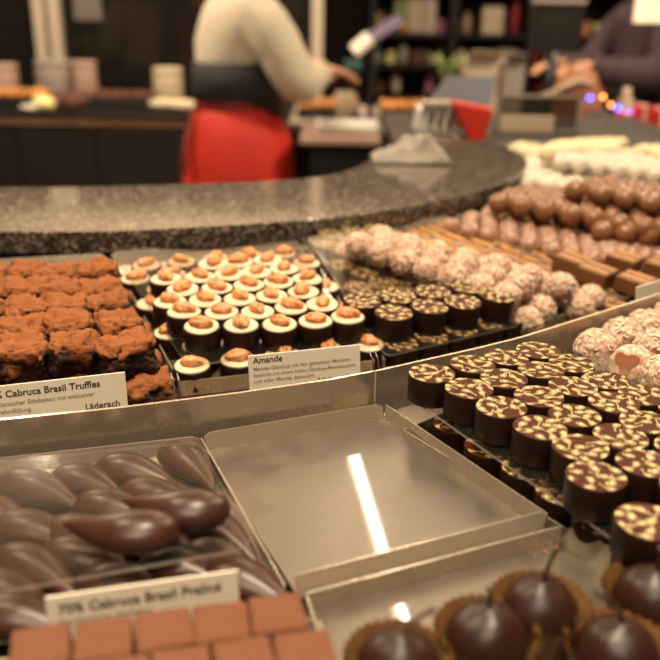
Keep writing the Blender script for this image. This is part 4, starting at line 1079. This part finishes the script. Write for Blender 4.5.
m_.build('bag_body', 'brown_bag', r); m_ = MB(); m_.tube([V((-.14, -.02, Hh * .55)), V((-.10, -.05, Hh * .66)), V((-.02, -.065, Hh * .86)), V((.03, -.06, Hh * .8))], .010, 8); m_.build('painted_glint', 'beige', r)  # beige tube stands in for the glint on the leather
a = aty(624, 112, 3.0); m_ = MB(); m_.lathe([(.03, 0), (.04, .03), (.032, .11), (.014, .14), (.014, .16)], 20); tag(m_.build('pale_bottle', 'beige', loc=V((a.x, 3.0, zg))), 'pale bottle standing behind the blue lights', 'bottle')
for x, y, mt, lab in ((590, 98, 'blue_led', 'small blue light nearest the display panel'), (618, 108, 'blue_led', 'small blue light in the middle of the lights'), (629, 113, 'blue_led', 'small blue light nearest the red boxes'), (603, 97, 'orange_led', 'small orange light next to the first blue light'), (611, 105, 'orange_led', 'small orange light between the blue lights')):
    P = aty(x, y, 2.78); m_ = MB(); sz = .0065 if x > 500 and x != 556 else .0035
    m_.blob((0, 0, 0), sz, 0, 2); o = m_.build('indicator_light', mt, loc=P); tag(o, lab, 'light')
    m_ = MB(); m_.tube([V((0, .004, 0)), V((0, .006, zg - P.z))], .003, 6); m_.build('light_stalk', 'black_plastic', o)
# monitor
a = aty(531, 52, 3.1); b = aty(588, 4, 3.1); r = empty('monitor', V(((a.x + b.x) / 2, 3.12, zg))); tag(r, 'dark monitor back with a paler top edge in the background', 'monitor'); w = (b.x - a.x) / 2
MB().box((-w, 0, a.z - zg), (w, .04, b.z - zg)).build('screen_housing', 'dark_body', r, bevel=.004); MB().box((-w, -.01, b.z - zg), (w, .05, b.z - zg + .018)).build('top_edge', 'grey_cloth', r)
m_ = MB(); m_.tube([V((0, .02, 0)), V((0, .02, a.z - zg + .02))], .02, 10); m_.lathe([(.06, 0), (.06, .015), (.03, .02)], 24); m_.build('stand', 'black_plastic', r)
# paper and bread boxes left of it
for k, (x0, x1, y0, y1, Y, mt, nm, lab, ct) in enumerate(((437, 458, 54, 78, 3.9, 'green', 'leafy_jar', 'greenish jar with pale leaves on the work counter', 'jar'), (466, 500, 56, 80, 3.9, 'beige', 'cardboard_box', 'open pale cardboard box on the work counter', 'box'), (503, 526, 58, 82, 3.95, 'grey_cloth', 'grey_box', 'grey box next to the pale cardboard box', 'box'))):
    a = aty(x0, y1, Y); b = aty(x1, y0, Y); m_ = MB(); c = V(((a.x + b.x) / 2, Y, ZW)); w_ = (b.x - a.x) / 2
    if nm == 'leafy_jar':
        m_.lathe([(.04, 0), (.05, .02), (.05, .12), (.03, .14)], 20)
        for q in range(7): m_.tube([V((0, 0, .13)), V((.04 * math.cos(q), .04 * math.sin(q), b.z - ZW - .04)), V((.09 * math.cos(q), .08 * math.sin(q), b.z - ZW))], [.004, .012, .004], 6)
    else:
        m_.box((-w_, 0, 0), (w_, .2, b.z - ZW - .02)); m_.slab([V((-w_, 0, b.z - ZW - .02)), V((w_, 0, b.z - ZW - .02)), V((w_ * .9, -.06, b.z - ZW + .02)), V((-w_ * .9, -.06, b.z - ZW + .02))], (0, .004, .002))
    tag(m_.build(nm, mt, loc=c), lab, ct)
a = aty(418, 85, YW + .5); m_ = MB(); m_.lathe([(.05, 0), (.09, .02), (.10, .03), (.085, .022)], 28); tag(m_.build('white_plate', 'white_plastic', loc=V((a.x, YW + .5, ZW + .0)),), 'white oval plate on the work counter under the shelves', 'plate')
# big pale lampshade
P = aty(652, 2, 2.6); r = empty('hanging_lamp', V((P.x, P.y, P.z))); tag(r, 'pale cylindrical lampshade hanging beyond the display', 'lamp')
b = aty(652, 23, 2.6); rr_ = (aty(668, 10, 2.6).x - aty(637, 10, 2.6).x) / 2
m_ = MB(); m_.lathe([(rr_, b.z - P.z), (rr_, .10)], 36, cap0=False, cap1=False); so = m_.build('lamp_shade', 'shade_on', r); 
m_ = MB(); m_.tube([V((0, 0, .0)), V((0, 0, 3.2 - P.z))], .006, 8); m_.blob((0, 0, 0), .02, 0, 2); m_.build('cord', 'black_plastic', r)

# ------------------------------------------------------------------ lights
def area(name, loc, target, sx, sy, power, col=(1, .815, .58), spread=PI):
    l = bpy.data.lights.new(name, 'AREA'); l.shape = 'RECTANGLE'; l.size = sx; l.size_y = sy; l.energy = power; l.color = col; l.spread = spread
    o = bpy.data.objects.new(name, l); COL.objects.link(o); o.location = loc
    o.rotation_mode = 'QUATERNION'; o.rotation_quaternion = (V(target) - V(loc)).to_track_quat('-Z', 'Y'); return o
# slim light tube hanging above the trays (its mirror image is the streak in the steel)
def tube_lamp():
    za = ZF + .80; A = V((.194, .86, za)); B = V((.006, 2.28, za)); r = empty('tube_light', (A + B) / 2); tag(r, 'slim warm light tube hanging above the trays', 'lamp'); c = r.location
    m_ = MB(); m_.tube([A - c, B - c], .0062, 12); m_.build('light_tube', 'tube_on', r)
    m_ = MB(); d = (B - A).normalized(); s = V((d.y, -d.x, 0)) * .02
    m_.slab([A - c + s + V((0, 0, .025)), B - c + s + V((0, 0, .025)), B - c - s + V((0, 0, .025)), A - c - s + V((0, 0, .025))], (0, 0, -.008)); m_.build('housing', 'steel_dark', r)
    m_ = MB()
    for P in (A.lerp(B, .1), A.lerp(B, .9)): m_.tube([P - c + V((0, 0, .02)), V((P.x - c.x, P.y - c.y, 3.2 - za))], .0025, 6)
    m_.build('suspension', 'steel_dark', r)
tube_lamp()
area('spot_main', (.05, .30, 2.9), (0, .65, 1.17), .24, .24, 38)
area('spot_left', (-.9, .9, 2.9), (-.2, .6, 1.17), .25, .25, 15)
area('spot_right', (1.1, 1.3, 2.9), (.35, .8, 1.17), .25, .25, 8)
area('roll_fill_left', (-1.3, 3.1, 2.6), (.05, 3.4, 1.0), .3, .3, 14)  # added fill, brightens the white paper roll from the left
area('roll_fill_right', (1.4, 2.6, 2.7), (.1, 3.3, 1.0), .3, .3, 22)  # second added fill, aimed at the paper roll from the right
area('counter_back', (-1.9, 3.2, 3.0), (-.6, 4.0, 1.0), .4, .4, 45)
area('glare_panel_fill', (.2, 4.45, 3.15), (.2, 5.0, 2.5), 3.6, .1, 60)  # added lamp, lights the unseen glare panel
area('room_far', (1.9, 2.4, 3.1), (1.0, 3.6, 1.0), .4, .4, 40)
area('room_front', (-.2, -1.2, 3.1), (0, -1.2, 0), 1.6, 1.0, 38, spread=1.5)
area('added_uplight', (.1, 4.0, 2.35), (.1, 3.5, 3.2), 3.4, .3, 11)  # added uplight with no fitting, brightens the ceiling for glare on the sheets
# unseen ceiling lamps added behind the counter, for reflections in stone and acrylic
for k, (x, y) in enumerate(((-1.7, 2.6), (1.9, 2.6), (-2.3, 4.4), (2.4, 4.4), (-1.4, 6.4), (1.4, 6.4))):
    r = empty('added_ceiling_lamp', (x, y, 3.2)); tag(r, f'added unseen ceiling lamp above the serving area, {first(k)} of the set', 'lamp', 'added ceiling lamps')
    m_ = MB(); m_.lathe([(.10, -.012), (.10, -.001)], 24); m_.build('lens', 'lamp_on', r)
    m_ = MB(); m_.lathe([(.102, -.015), (.125, -.015), (.125, -.001), (.102, -.001), (.102, -.015)], 24, cap0=False, cap1=False); m_.build('ring', 'frame_paint', r)

w = bpy.data.worlds.new('world'); sc.world = w; w.use_nodes = True
w.node_tree.nodes['Background'].inputs[0].default_value = (1, .80, .56, 1); w.node_tree.nodes['Background'].inputs[1].default_value = .13
sc.view_settings.view_transform = 'Standard'; sc.view_settings.look = 'None'; sc.view_settings.gamma = 1; sc.view_settings.exposure = .22
sc.cycles.use_denoising = True
sc.cycles.max_bounces = 8; sc.cycles.transparent_max_bounces = 12; sc.cycles.sample_clamp_indirect = 4; sc.cycles.caustics_reflective = False; sc.cycles.caustics_refractive = False
